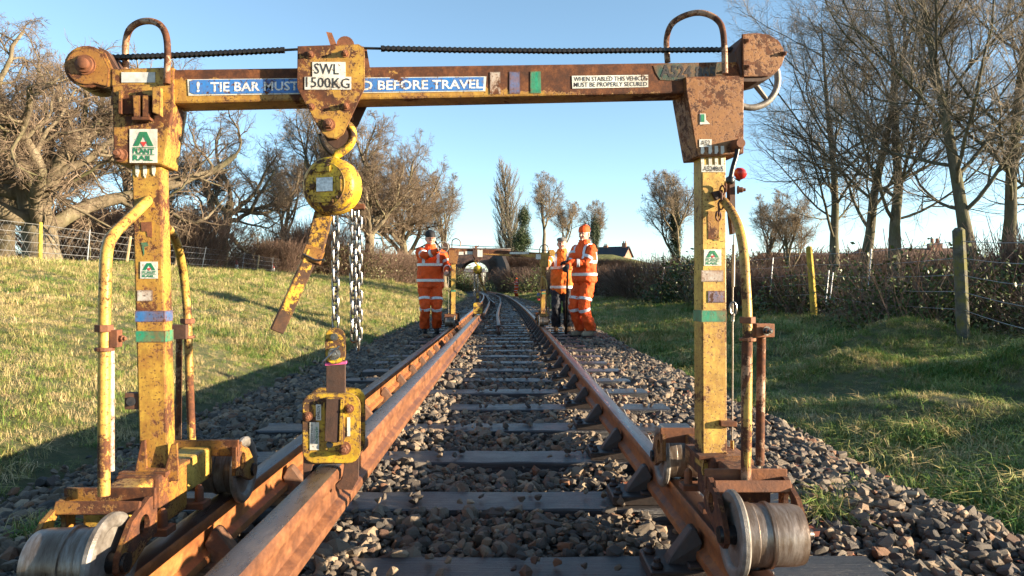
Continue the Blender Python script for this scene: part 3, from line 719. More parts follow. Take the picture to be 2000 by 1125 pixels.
# handles around the left post
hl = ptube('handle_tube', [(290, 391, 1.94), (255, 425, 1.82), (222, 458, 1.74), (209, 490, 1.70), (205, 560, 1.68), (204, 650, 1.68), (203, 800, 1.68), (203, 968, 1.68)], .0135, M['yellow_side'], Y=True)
def collar(x, y, Y, par, r=.021, h=.016, n=8):
    p = LW(x, y, Y); mb = MB(); mb.lathe(p, (0, 0, 1), [(-h / 2, r), (h / 2, r)], n); return mb.build('collar', M['rust'], par, bevel=.001)
collar(203, 641, 1.68, hl); collar(204, 682, 1.68, hl, .021, .008, 16)
mb = MB(); mb.box(LW(226, 661, 1.69), (.018, .03, .04)); mb.hexbolt(LW(232, 661, 1.69), (1, -.4, 0), .008, .02); mb.build('clamp_block', M['rust'], hl, bevel=.001)
mb = MB(); mb.cyl(LW(217, 640, 1.72), LW(217, 920, 1.72), .0075, 10); mb.build('prop_bar', M['white_band'], hl, smooth=True)
hl2 = ptube('handle_tube', [(326, 445, 2.02), (340, 462, 2.10), (352, 500, 2.2), (360, 550, 2.26), (366, 620, 2.28), (370, 740, 2.28), (375, 876, 2.28)], .0125, M['yellow_side'], Y=True)
collar(366, 627, 2.28, hl2, .022, .016); collar(367, 658, 2.28, hl2, .022, .008, 16)
mb = MB(); mb.box(LW(350, 648, 2.26), (.05, .03, .045)); mb.build('clamp_block', M['rust_dark'], hl2, bevel=.002)
mb = MB(); mb.cyl(LW(350, 655, 2.3), LW(348, 858, 2.3), .0095, 10); mb.build('prop_bar', M['brown_tube'], hl2, smooth=True)
# handles around the right post
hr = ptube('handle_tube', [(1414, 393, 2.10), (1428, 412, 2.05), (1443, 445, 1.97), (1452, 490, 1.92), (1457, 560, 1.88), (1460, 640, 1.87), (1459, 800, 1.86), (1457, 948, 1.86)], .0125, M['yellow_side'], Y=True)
mb = MB(); mb.cyl(LW(1459, 668, 1.865), LW(1457, 948, 1.86), .0135, 12); mb.build('lower_sleeve', M['brown_tube'], hr, smooth=True)
collar(1460, 625, 1.87, hr); collar(1460, 663, 1.87, hr, .021, .008, 16)
mb = MB(); mb.box(LW(1490, 645, 1.88), (.05, .03, .035)); mb.build('clamp_block', M['rust'], hr, bevel=.002)
mb = MB(); mb.hexbolt(LW(1496, 646, 1.86), (.2, -1, 0), .009, .024); mb.build('clamp_bolt', M['steel'], hr)
mb = MB(); mb.cyl(LW(1487, 655, 1.90), LW(1484, 908, 1.90), .0115, 10); mb.build('prop_bar', M['brown_tube'], hr, smooth=True)
# rod, shackle, cable and knob beside the right post
bl = ptube('brake_lever', [(1441, 285, -.075), (1438, 305, -.08), (1432, 325, -.085), (1426, 352, -.09)], .007, M['black_steel'])
mb = MB(); mb.lathe(LP(1426, 352, -.09), (0, 0, 1), [(-.012, .004), (-.008, .011), (0, .0135), (.008, .011), (.012, .004)], 16); mb.build('ball_end', M['black_steel'], bl, smooth=True)
mb = MB(); mb.lathe(LP(1444, 281, -.085), (0, 1, 0), [(-.012, .013), (.03, .018), (.034, .010)], 16); mb.build('lever_pivot', M['rust'], bl, smooth=True)
kn = ptube('knob_lever', [(1440, 352, 0), (1448, 338, -.01)], .008, M['black_steel'])
kp = LP(1447, 340, -.02); mb = MB(); mb.lathe(kp + Vector((-.012, 0, -.012)), (.6, 0, .8), [(0, .004), (.004, .013), (.014, .019), (.024, .018), (.031, .010), (.033, .003)], 18); mb.build('red_knob', M['red_knob'], kn, smooth=True)
pp('guide_channel', [(1424, 352), (1436, 352), (1437, 412), (1436, 456), (1430, 458), (1426, 420)], -.01, .012, M['rust_dark'])
mb = MB(); mb.hexbolt(LP(1440, 371, -.01), (1, -.3, 0), .009, .024); mb.build('guide_bolt', M['rust'], gan)
cb = ptube('brake_cable', [(1434, 458, .02), (1432, 520, .02), (1431, 600, .02), (1431, 700, .02), (1430, 880, .02)], .0022, M['wheel_steel'], n=6)
mb = MB(); mb.cyl(LP(1433, 478, .02), LP(1432, 560, .02), .005, 8); mb.build('cable_sleeve', M['wheel_steel'], cb)
mb = MB(); c0 = LP(1432, 603, .02); mb.tube([c0 + Vector((math.cos(q) * .010, 0, math.sin(q) * .020)) for q in np.linspace(0, 6.283, 18, endpoint=False)], .0034, 8, closed=True); mb.cyl(LP(1432, 612, .02), LP(1431, 628, .02), .005, 8); mb.build('shackle', M['steel'], cb, smooth=True)
mb = MB(); mb.cyl(LP(1430, 860, .02), LP(1430, 912, .02), .006, 8); mb.build('cable_end', M['yellow_side'], cb)
pp('cable_bracket', [(1408, 822), (1440, 824), (1440, 834), (1408, 833)], -.05, .01, M['yellow_rusty'])
mb = MB()
def link_pts(c_, rx, rz, ax):
    c_ = Vector(c_); return [c_ + Vector((math.cos(q) * rx * ax[0], math.cos(q) * rx * ax[1], math.sin(q) * rz)) for q in np.linspace(0, 2 * math.pi, 16, endpoint=False)]
for (x, y, ax) in ((1411, 372, (1, 0)), (1409, 386, (.3, .95)), (1408, 400, (1, 0)), (1404, 412, (.3, .95)), (1417, 365, (.2, 1)), (1403, 422, (1, 0))):
    mb = MB(); mb.tube(link_pts(LP(x, y, -.055), .0075, .014, ax), .0028, 6, closed=True); mb.build('keeper_link', M['rust'], gan, smooth=True)
pp('keeper_eye', [(1391, 375), (1412, 370), (1414, 384), (1399, 392)], -.048, -.035, M['rust_dark'], bevel=.002)
# stub bracket at the left post
pp('side_socket', [(243, 768), (272, 768), (272, 800), (243, 800)], -.03, .0, M['rust_dark'])
mb = MB(); mb.cyl(LP(256, 784, -.0305), LP(256, 784, -.0345), .012, 16); mb.build('socket_bore', M['black_steel'], gan)

# ------------------------------------------------------------------ bogies (built square to the rails)
def bogie(side, Yn, Yf, hp):
    """side -1 left, +1 right; hp: x of the post side"""
    xr = GA + side * .7175                       # inner edge of the rail head
    xa = xr - side * .004                        # outer face of the flange
    b = empty('bogie'); b.parent = gan
    def add(mb, nm, mt, par=b, **k):
        return mb.build(nm, mt, par, M=GMI, **k)
    rusty = M['yellow_rusty'] if side < 0 else M['brown_head']
    x0, x1 = sorted((xr + side * .035, xr + side * .125)); Ya, Yb = Yn + .135, Yf - .13
    mb = MB(); mb.box(((x0 + x1) / 2, (Ya + Yb) / 2, .325), (x1 - x0, Yb - Ya, .095)); fb = add(mb, 'side_beam', M['yellow_side'] if side < 0 else rusty, bevel=.008, seg=3)
    # saddle under the post
    Yc = (Yn + Yf) / 2; mb = MB(); mb.box((hp, Yc, .375), (.125, .16, .012)); add(mb, 'foot_plate', rusty, fb, bevel=.002)
    mb = MB(); mb.box(((x0 + x1) / 2, Yc - .02, .31), (x1 - x0 + .03, .17, .135)); add(mb, 'saddle', rusty, fb, bevel=.01)
    mb = MB()
    for dy in (-.13, .09):
        mb.box((xr + side * .02, Yc + dy, .248), (.085, .055, .018)); mb.lathe((xr + side * .0, Yc + dy, .248), (0, 0, 1), [(0, .013), (.045, .012), (.055, .006)], 10)
    add(mb, 'keeper_plate', M['rust'], fb, bevel=.002)
    for Yw, e in ((Yn, -1), (Yf, 1)):
        # fork: two cheek plates and a cross bar
        fk = empty('wheel_fork'); fk.parent = b
        xi = xr - side * .038; xo = xr + side * .155
        yb = Yw - e * .135                        # where the fork meets the beam
        def cheek(x, nm, hole=True):
            o_ = [(yb - e * .015, .372), (yb + e * .02, .376), (Yw - e * .035, .345), (Yw + e * .022, .285), (Yw + e * .026, .255), (Yw + e * .010, .238), (Yw - e * .02, .238), (yb + e * .03, .275), (yb - e * .015, .285)]
            cxy = (yb + e * .045, .318)
            if not hole:
                mb = MB(); mb.prism([(x - .006, y, z) for y, z in o_], [(x + .006, y, z) for y, z in o_]); return add(mb, nm, rusty, fk, bevel=.002)
            bm = bmesh.new(); ov = [bm.verts.new((x, y, z)) for y, z in o_]
            N_ = 18; iv = [bm.verts.new((x, cxy[0] + .030 * math.cos(q) * .8, cxy[1] + .026 * math.sin(q))) for q in np.linspace(0, 6.283, N_, endpoint=False)]
            oe = [bm.edges.new((ov[i], ov[(i + 1) % len(ov)])) for i in range(len(ov))]; ie = [bm.edges.new((iv[i], iv[(i + 1) % N_])) for i in range(N_)]
            bmesh.ops.triangle_fill(bm, use_beauty=True, edges=oe + ie)
            me = bpy.data.meshes.new(nm); bm.to_mesh(me); bm.free(); me.transform(GMI); me.materials.append(rusty); o = link(nm, me, fk)
            s_ = o.modifiers.new('thick', 'SOLIDIFY'); s_.thickness = .012; s_.offset = 0; return o
        cheek(xi, 'cheek_plate'); cheek(xo, 'cheek_plate')
        mb = MB(); xm = (xi + xo) / 2; mb.box((xm, yb - e * .0, .368), (abs(xo - xi) + .02, .010, .05)); mb.box((xm, yb + e * .055, .362), (abs(xo - xi), .010, .03), Euler((e * R(25), 0, 0))); add(mb, 'cross_bar', M['rust'] if side > 0 else M['yellow_rusty'], fk, bevel=.002)
        # wheel: flange disc with hollow face, stepped tread
        ax = (side, 0, 0); c_ = (xr - side * .026, Yw, .268)
        mb = MB(); mb.lathe(c_, ax, [(.012, .030), (.012, .074), (.004, .078), (0, .086), (.001, .100), (.007, .106), (.016, .106), (.022, .098), (.024, .080), (.026, .077)], 44)
        wh = add(mb, 'wheel', M['wheel_steel'], b, smooth=True)
        mb = MB(); mb.lathe(c_, ax, [(.026, .0765), (.050, .0765), (.052, .074), (.082, .0735), (.084, .078), (.092, .0785), (.094, .074), (.150, .0725), (.168, .069), (.172, .055), (.172, .02)], 44); add(mb, 'tread', M['wheel_tread'], wh, smooth=True)
        mb = MB(); mb.lathe(c_, ax, [(-.026, .020), (.012, .024), (.172, .024), (.19, .018), (.200, .013)], 20); add(mb, 'axle', M['black_steel'], wh, smooth=True)
    return b
bogie(-1, 1.58, 2.38, -.95); bogie(1, 1.745, 2.56, .612)

# ------------------------------------------------------------------ chain hoist
hoist = empty('lever_hoist', (GA, 2.06, 0), TH)
tag(hoist, 'worn bright yellow lever chain hoist hooked under the foreground gantry trolley', 'chain hoist', 'lever hoists hanging from gantries')
hk = MB(); hk.tube(smooth_path([LP(x, y, .0) for x, y in ((654, 316), (656, 304), (668, 296), (682, 284), (689, 268), (686, 252), (677, 243), (664, 241))]), [.012] * 35 + [.006], 12)
hko = hk.build('top_hook', M['hoist_yellow'], hoist, smooth=True)
ptk = MB(); ptk.tube(smooth_path([LP(x, y, -.01) for x, y in ((624, 262), (630, 280), (640, 294), (650, 302))]), .0055, 8); ptk.build('safety_latch', M['black_steel'], hko, smooth=True)
ang = R(24); axis = Vector((math.sin(ang), math.cos(ang), 0))
fc = LP(636, 361, -.05)
mb = MB(); mb.lathe(fc, axis, [(-.003, .055), (0, .062), (.004, .071), (.010, .077), (.018, .079), (.03, .078), (.05, .078), (.062, .076), (.078, .068), (.092, .050), (.10, .03)], 48)
body = mb.build('hoist_body', M['hoist_yellow'], hoist, smooth=True)
mb = MB(); mb.lathe(fc, axis, [(-.0065, .052), (-.006, .060), (-.002, .061)], 40); fp = mb.build('face_cover', M['hoist_yellow'], body, smooth=True)
ax_u = axis.cross(Vector((0, 0, 1))).normalized()
def facebox(u, z, w_, h_, d, nm, mat, par, th=.003):
    Mx = Matrix((ax_u, axis, Vector((0, 0, 1)))).transposed()
    mb = MB(); mb.box(fc + ax_u * u + Vector((0, 0, z)) - axis * d, (w_, th, h_), Mx); return mb.build(nm, mat, par, bevel=.0008)
facebox(.002, 0, .050, .038, .0085, 'rating_plate', M['plate'], body); facebox(-.004, .042, .046, .018, .008, 'cover_boss', M['hoist_yellow'], body, .005)
facebox(-.002, -.041, .060, .017, .008, 'cover_boss', M['hoist_yellow'], body, .005); facebox(.044, 0, .016, .040, .008, 'cover_boss', M['hoist_yellow'], body, .004)
mb = MB(); mb.lathe(fc + ax_u * -.040 - axis * .006, -axis, [(0, .013), (.004, .012)], 16); mb.build('cover_boss', M['hoist_yellow'], body, smooth=True)
for q in range(6):
    a_ = q * math.pi / 3 + .3; mb = MB(); mb.hexbolt(fc + ax_u * math.cos(a_) * .052 + Vector((0, 0, math.sin(a_) * .052)) - axis * .005, -axis, .004, .008); mb.build('cover_screw', M['rust_dark'], body)
mb = MB(); mb.bar(LP(632, 418, .0), LP(614, 492, -.015), .048, .030, (0, -1, 0)); lv = mb.build('lever_shank', M['lever_worn'], hoist, bevel=.003)
mb = MB(); mb.bar(LP(616, 484, -.015), LP(606, 512, -.02), .052, .036, (0, -1, 0)); mb.build('lever_socket', M['yellow_rusty'], lv, bevel=.003)
mb = MB(); mb.bar(LP(612, 490, -.018), LP(540, 648, -.045), .036, .028, (.3, -1, 0)); mb.build('lever_bar', M['lever_worn'], lv, bevel=.003)
mb = MB(); mb.tube(smooth_path([LP(x, y, -.04) for x, y in ((592, 496), (604, 502), (618, 508), (634, 507))]), .003, 6); mb.build('lever_catch', M['steel'], lv, smooth=True)
mb = MB(); poly(mb, [(690, 396), (712, 398), (712, 408), (688, 410)], .0, .03); mb.build('chain_guide', M['yellow_rusty'], hoist, bevel=.003)
# load chains: single links, shared mesh
LL = .036
mb = MB(); N_ = 20; pth = []
for k in range(N_):
    q = 2 * math.pi * k / N_; pth.append(Vector((math.cos(q) * .0092, 0, math.sin(q) * .0092 + (LL / 2 - .0075) * (1 if math.sin(q) > 0 else -1))))
mb.tube(pth, .0035, 8, closed=True); lko = mb.build('chain_link', M['steel'], hoist, smooth=True); lk_me = lko.data; bpy.data.objects.remove(lko)
def hang(pts_, v, pitch=.0262, yaw0=.5, par=hoist):
    path = smooth_path([LP(x, y, v) for x, y in pts_]); acc = 0; i = 0; d = pitch / 2; tot = sum((path[k + 1] - path[k]).length for k in range(len(path) - 1)); k = 0
    while d < tot:
        acc = 0
        for i in range(len(path) - 1):
            e = (path[i + 1] - path[i]).length
            if acc + e >= d: break
            acc += e
        q = path[i].lerp(path[i + 1], (d - acc) / e); t_ = (path[i + 1] - path[i]).normalized()
        rot = t_.to_track_quat('Z', 'Y') @ Euler((0, 0, yaw0 + (math.pi / 2 if k % 2 else 0) + random.uniform(-.15, .15))).to_quaternion()
        link('chain_link', lk_me, par, q, rot.to_euler()); d += pitch; k += 1
hang([(655, 418), (655, 500), (655, 580), (655, 644)], .01); hang([(689, 408), (690, 480), (690, 560), (691, 640), (690, 672)], .012); hang([(699, 408), (700, 480), (700, 560), (700, 640), (699, 684)], .028, yaw0=-.3)
# swivel cheek
def rrect(x0, y0, x1, y1, r, k=5):
    o = []
    for cx_, cy_, a0_ in ((x1 - r, y0 + r, -90), (x1 - r, y1 - r, 0), (x0 + r, y1 - r, 90), (x0 + r, y0 + r, 180)):
        for q in range(k + 1):
            a_ = R(a0_ + 90 * q / k); o.append((cx_ + r * math.cos(a_), cy_ + r * math.sin(a_)))
    return o
mb = MB(); poly(mb, rrect(635, 640, 674, 711, 18), -.014, -.006); sw = mb.build('swivel_cheek', M['hoist_yellow'], hoist, bevel=.001)
mb = MB(); poly(mb, rrect(637, 641, 675, 712, 18), .016, .024); mb.build('swivel_cheek', M['hoist_yellow'], sw, bevel=.001)
mb = MB(); mb.cyl(LP(653, 658, -.020), LP(653, 658, .026), .010, 16); mb.lathe(LP(653, 658, -.020), (0, -1, 0), [(0, .009), (.002, .008), (.002, .004), (-.004, .004)], 14); mb.build('swivel_pin', M['steel'], sw, smooth=True)
mb = MB(); mb.hexbolt(LP(653, 691, -.014), (0, -1, 0), .013, .022); mb.cyl(LP(630, 707, -.045), LP(663, 676, -.030), .0028, 8); mb.build('pin_bolt', M['steel'], sw)

# ------------------------------------------------------------------ rail clamp
cl = empty('rail_clamp', (GA, 2.06, 0), TH); tag(cl, 'yellow rail clamp with two worn plates gripping the lifted rail in the foreground', 'rail clamp', 'clamps gripping the lifted rail')
mb = MB(); poly(mb, [(637, 704), (674, 704), (674, 775), (637, 775)], -.006, .014); tb = mb.build('link_bar', M['rust_dark'], cl, bevel=.001)
mb = MB(); poly(mb, [(635, 709), (676, 706), (676, 711), (635, 714)], -.008, .016); mb.build('pink_strap', M['pink'], cl)
front = rrect(590, 768, 704, 905, 24)
mb = MB(); poly(mb, front, -.040, -.030); fpl = mb.build('clamp_plate', M['clamp_yellow'], cl, bevel=.002)
F_ = [LP(x, y, -.040) for x, y in front]
mb = MB(); mb.prism([Vector((p.x + .006, .050, p.z + .003)) for p in F_], [Vector((p.x + .006, .058, p.z + .003)) for p in F_]); mb.build('clamp_plate', M['clamp_yellow'], cl, bevel=.002)
mb = MB(); poly(mb, rrect(634, 776, 672, 882, 8), -.048, -.040); mb.build('guide_block', M['clamp_yellow'], fpl, bevel=.001)
mb = MB(); poly(mb, [(637, 780), (664, 780), (659, 865), (634, 862)], -.056, -.048); mb.build('sliding_bar', M['rust_dark'], fpl, bevel=.001)
mb = MB(); poly(mb, [(665, 780), (671, 782), (668, 862), (662, 864)], -.058, -.048); mb.build('guide_strip', M['hoist_yellow'], fpl)
mb = MB(); mb.cyl(LP(644, 868, -.047), LP(644, 868, -.0495), .0095, 16); mb.build('bar_hole', M['black_steel'], fpl)
for (x, y, r_, h_) in ((602, 813, .0095, .022), (683, 798, .009, .026), (673, 875, .0135, .030)):
    mb = MB(); p = LP(x, y, -.040); mb.hexbolt(p, (0, -1, 0), r_, h_); mb.cyl(p, p + Vector((0, .10, 0)), r_ * .8, 10); mb.build('clamp_bolt', M['rust'], fpl)
s1 = slab('number_sticker', 617, 790, 627, 821, -.0406, M['sticker_white'], fpl)
def vletters(s, x0, y0, x1, y1, v, mat, par, bold=.01):      # reads downwards
    letters(s, 0, 0, 0, 0, v, mat, par, bold, corners=[(x0, y0), (x0, y1), (x1, y0), (x1, y1)])
vletters('A578465', 619, 792, 625, 819, -.0424, M['letter_black'], s1)
s1 = slab('inspection_sticker', 605, 825, 623, 879, -.0406, M['sticker_white'], fpl)
vletters('HEATHROW', 616, 834, 621, 867, -.0424, M['letter_green'], s1, .02); vletters('Inspected', 612, 838, 615, 860, -.0424, M['letter_black'], s1, .0); vletters('01784 605000', 607, 829, 611, 868, -.0424, M['letter_black'], s1, .0)
slab('torn_sticker', 678, 815, 684, 852, -.0406, M['sticker_white'], fpl)
# jaws down to the underside of the rail head
for (pl, v0, v1) in (([(592, 880), (608, 888), (612, 905), (606, 925), (598, 948), (592, 940)], -.034, .052), ([(672, 890), (702, 870), (700, 935), (688, 957), (660, 956), (655, 948), (668, 935), (672, 910)], -.034, .052)):
    
    for (q0, q1) in ((v0, v0 + .014), (v1 - .012, v1)):
        mb = MB(); poly(mb, pl, q0, q1); mb.build('jaw', M['rust_dark'], cl, bevel=.001)
mb = MB(); mb.box(LP(640, 894, .01), (.12, .085, .016)); mb.build('head_pad', M['rust_dark'], cl, bevel=.002)

# ------------------------------------------------------------------ the far gantry, hoist and clamp
allk = {}
for c_ in bpy.data.objects:
    if c_.parent: allk.setdefault(c_.parent.name, []).append(c_)
FY = 12.55
g2_ = copy_tree(gan, None, allk); g2_.location = (GA, FY, 0); g2_.rotation_euler = (0, 0, math.pi + TH)
g2_['label'] = 'smaller looking second yellow rail gantry further along the track beside three workers'
DX = .665
kids2 = [o for o in bpy.data.objects if o.parent is g2_]
for o in kids2:
    if o.name.startswith('trolley_plate') or o.name.startswith('tension_rod'): o.location.x += DX
for nm, src in (('h', hoist), ('c', cl)):
    q = copy_tree(src, None, allk); q.rotation_euler = (0, 0, math.pi + TH); q.location = Vector((GA, FY, 0)) + Matrix.Rotation(math.pi + TH, 3, 'Z') @ Vector((DX, 0, 0))
    q['label'] = 'yellow lever hoist with bright chain hanging from the far gantry' if nm == 'h' else 'dark clamp holding the far end of the lifted rail under the far gantry'
# labels on the far gantry's facing side
def far_slab(px0, py0, px1, py1, mat, nm, yl, par=g2_):
    I = rootmat(g2_).inverted(); p = [P(x, y, FY - .06) for x, y in ((px0, py0), (px1, py0), (px1, py1), (px0, py1))]; q = [I @ v_ for v_ in p]
    f = [Vector((v_.x, yl, v_.z)) for v_ in q]; mb = MB(); mb.prism(f, [Vector((v_.x, yl + .0015, v_.z)) for v_ in f]); return mb.build(nm, mat, g2_)
far_slab(932, 488, 942, 502, M['sticker_white'], 'load_sticker', .0806)
far_slab(893, 492, 905, 498, M['sticker_white'], 'beam_sticker', .0455); far_slab(908, 491, 923, 497, M['sticker_white'], 'beam_sticker', .0455)
far_slab(996, 492, 1034, 496, M['sticker_white'], 'beam_sticker', .0455); far_slab(1048, 496, 1058, 506, M['sticker_white'], 'logo_sticker', .0592)
far_slab(1051, 572, 1057, 578, M['blue_band'], 'paint_band', .0312); far_slab(1051, 582, 1057, 587, M['letter_red'], 'paint_band', .0312)
# ------------------------------------------------------------------ brick road bridge
def brick_mat(name, c1, c2, mortar, scale=1.0):
    t = NT(name); b = t.n.new('ShaderNodeTexBrick'); b.inputs['Scale'].default_value = 4 * scale
    sx = t.n.new('ShaderNodeSeparateXYZ'); t.lk(t.tc.outputs['Object'], sx.inputs[0]); cb_ = t.n.new('ShaderNodeCombineXYZ')
    ad = t.math('ADD', sx.outputs[0], sx.outputs[1]); t.lk(ad, cb_.inputs[0]); t.lk(sx.outputs[2], cb_.inputs[1]); t.lk(cb_.outputs[0], b.inputs['Vector'])
    b.inputs['Color1'].default_value = (*c1, 1); b.inputs['Color2'].default_value = (*c2, 1); b.inputs['Mortar'].default_value = (*mortar, 1)
    c = t.mix(t.ramp(t.noise(.8, 6, .7), [(.35, .0), (.7, .75)]), b.outputs['Color'], (.07, .05, .04)); return t.set(c, .9)
M['brick'] = brick_mat('weathered_brick', (.36, .16, .10), (.44, .22, .14), (.34, .28, .22))
M['brick_house'] = brick_mat('red_brick', (.34, .13, .08), (.40, .17, .10), (.3, .25, .2))
M['coping'] = flat('pale_coping', (.42, .38, .33), .85)
BX = float(cx(BY))
br_ = empty('brick_bridge', (BX, BY, 0), 0); tag(br_, 'weathered brick arch road bridge crossing the railway in the distance', 'bridge')
W2, ZS, ZC = 2.35, 2.6, 4.95
arch = [(W2 * math.cos(q), ZS + (ZC - ZS) * math.sin(q)) for q in np.linspace(0, math.pi, 19)]
xl, xr_ = -5.2, 5.6; tz = 6.3
outl = [(xl, 0), (xl, tz), (xr_, tz), (xr_, 0), (W2, 0)] + arch + [(-W2, 0)]
for yy0, nm in ((0, 'face_wall'), (8.0, 'face_wall')):
    bm = bmesh.new(); vs = [bm.verts.new((x, yy0, z - .2 if z == 0 else z)) for x, z in outl]; es = [bm.edges.new((vs[i], vs[(i + 1) % len(vs)])) for i in range(len(vs))]
    bmesh.ops.triangle_fill(bm, use_beauty=True, edges=es); me = bpy.data.meshes.new(nm); bm.to_mesh(me); bm.free(); me.materials.append(M['brick']); o = link(nm, me, br_)
    s_ = o.modifiers.new('thick', 'SOLIDIFY'); s_.thickness = .5; s_.offset = 0
mb = MB(); full = [(W2, -.2)] + arch + [(-W2, -.2)]; k = len(full)
mb.add([(x, .25, z) for x, z in full] + [(x, 7.75, z) for x, z in full], [(i, i + 1, k + i + 1, k + i) for i in range(k - 1)]); mb.build('barrel', M['brick'], br_)
for q in range(15):
    a0_ = math.pi * q / 15; a1_ = math.pi * (q + 1) / 15 - .02; pr = []
    for (a_, r_) in ((a0_, 1), (a1_, 1), (a1_, 1.2), (a0_, 1.2)): pr.append((W2 * r_ * math.cos(a_), ZS + (ZC - ZS) * r_ * math.sin(a_)))
    mb = MB(); mb.prism([(x, -.31, z) for x, z in pr], [(x, -.24, z) for x, z in pr]); mb.build('arch_stone', M['coping'] if 0 else M['brick'], br_)
mb = MB(); mb.box((.2, 4, 6.0), (xr_ - xl - .5, 7.4, .3)); mb.build('deck', M['brick'], br_)
for y in (0, 8.0):
    mb = MB(); mb.box((.2, y, 6.55), (xr_ - xl + .6, .42, .5)); mb.build('parapet', M['brick'], br_)
    mb = MB(); mb.box((.2, y, 6.87), (xr_ - xl + .8, .55, .14)); mb.build('coping_stone', M['coping'], br_)
def wing(pts_, nm='wing_wall', th=.5, mat='brick'):       # pts: (x, y, ztop) relative to the bridge
    mb = MB()
    for (a, b) in zip(pts_, pts_[1:]):
        d = Vector((b[0] - a[0], b[1] - a[1], 0)).normalized(); n_ = Vector((-d.y, d.x, 0)) * th / 2
        q = [Vector((a[0], a[1], -.3)), Vector((b[0], b[1], -.3)), Vector((b[0], b[1], b[2])), Vector((a[0], a[1], a[2]))]
        mb.prism([v_ - n_ for v_ in q], [v_ + n_ for v_ in q])
    return mb.build(nm, M[mat], br_)
M['dark_brick'] = brick_mat('shaded_brick', (.030, .024, .022), (.045, .035, .03), (.04, .035, .03))  # right wing wall turns from the sun; its shade is put into this colour
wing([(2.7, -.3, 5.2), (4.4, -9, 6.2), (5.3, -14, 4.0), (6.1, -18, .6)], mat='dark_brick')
wing([(-2.9, -.3, 3.4), (-3.6, -5, 2.0), (-4.4, -9, .5)]); wing([(-4.8, -.3, 6.2), (-5.4, -5, 3.0), (-6.0, -9, .8)])
# low pale building and field seen through the arch
hb = empty('pale_shed', (BX - 9.5, 215, .6)); tag(hb, 'low pale building seen through the bridge arch', 'building')
mb = MB(); mb.box((0, 0, 2.2), (16, 6, 4)); mb.build('wall', flat('pale_render', (.34, .33, .30)), hb); mb = MB(); mb.prism([(-8.4, -3.4, 4.2), (8.4, -3.4, 4.2), (8.4, 0, 5.2), (-8.4, 0, 5.2)], [(-8.4, 3.4, 4.2), (8.4, 3.4, 4.2), (8.4, 0, 5.3), (-8.4, 0, 5.3)]); mb.build('roof', flat('grey_roof', (.12, .12, .13)), hb)

# ------------------------------------------------------------------ houses on the right
def house(name, label, c, w_, d_, eav, ridge, wallm, roofm, rz=0, hip=0, windows=(), chim=(), gable=True):
    h = empty(name, c, rz); tag(h, label, 'house')
    mb = MB(); mb.box((0, 0, eav / 2 - .5), (w_, d_, eav + 1)); wl_ = mb.build('wall', wallm, h)
    if hip < .6:
        mb = MB(); mb.prism([(-w_ / 2, -d_ / 2, eav), (-w_ / 2, d_ / 2, eav), (-w_ / 2, 0, ridge - .1)], [(w_ / 2, -d_ / 2, eav), (w_ / 2, d_ / 2, eav), (w_ / 2, 0, ridge - .1)]); mb.build('gable_wall', wallm, h)
    for s_ in (-1, 1):
        nrm = .12; a = [(-w_ / 2 - .4, s_ * (d_ / 2 + .4), eav - .2), (w_ / 2 + .4, s_ * (d_ / 2 + .4), eav - .2), (w_ / 2 + .4 - hip, 0, ridge), (-w_ / 2 - .4 + hip, 0, ridge)]
        mb = MB(); mb.prism(a, [(x, y, z + nrm) for x, y, z in a]); rf = mb.build('roof', roofm, h)
    if hip >= .6:
        for s_ in (-1, 1):
            a = [(s_ * (w_ / 2 + .4), -d_ / 2 - .4, eav - .2), (s_ * (w_ / 2 + .4), d_ / 2 + .4, eav - .2), (s_ * (w_ / 2 + .4 - hip), 0, ridge)]
            mb = MB(); mb.prism(a, [(x, y, z + .12) for x, y, z in a]); mb.build('roof', roofm, h)
    for (x, z) in chim:
        mb = MB(); mb.box((x, 0, ridge + z / 2 - .4), (.9, .7, z + .8)); ch = mb.build('chimney', M['brick_house'], rf)
        for dx in (-.2, .2):
            mb = MB(); mb.cyl((x + dx, 0, ridge + z), (x + dx, 0, ridge + z + .4), .13, 8); mb.build('chimney_pot', M['brick_house'], rf)
    for (x, z, ww, hh) in windows:
        mb = MB(); mb.box((x, -d_ / 2 - .03, z), (ww, .1, hh)); wf = mb.build('window', M['upvc'], h)
        for k in range(2):
            mb = MB(); mb.box((x + (k - .5) * ww * .48, -d_ / 2 - .09, z), (ww * .40, .03, hh * .84)); mb.build('pane', M['glass'], wf)
    return h
M['upvc'] = flat('white_frame', (.75, .75, .73), .4, vary=.05); M['glass'] = flat('dark_glass', (.03, .04, .05), .1, vary=.2)
M['slate'] = rust_mat('slate_roof', (.018, .018, .022), (.028, .028, .034), (.045, .045, .05), 2, .7, .01)
M['tile'] = rust_mat('brown_tile_roof', (.08, .042, .028), (.13, .07, .045), (.18, .10, .065), 2.5, .9, .02)
hp_ = P(1196, 512, 150)
house('brick_house', 'red brick bungalow with dark slate roof and chimney beyond the men', (hp_.x, 150, 4.4), 6.6, 5, 2.5, 4.4, M['brick_house'], M['slate'], R(-28), 0, ((1.5, 1.5, 1.4, 1.1), (-1.6, 1.5, 1.3, 1.1)), ((2.6, .8), (-1.4, .4)))
hp_ = P(1590, 520, 62); house('tiled_bungalow', 'brown tiled bungalow roof partly hidden by the trees, left of the hipped one', (hp_.x, 62, -.35), 11, 7, 2.2, 3.9, M['brick_house'], M['tile'], R(6), 1.2, ((0, 1.4, 1.6, 1.1),), ())
hp_ = P(1775, 520, 58); house('tiled_bungalow', 'brown hipped roof bungalow with a white wall beyond the hedge on the right', (hp_.x, 58, -.45), 12, 7, 2.3, 4.2, M['upvc'], M['tile'], R(-4), 2.6, ((2.5, 1.5, 1.4, 1.0),), ((2, .5),))

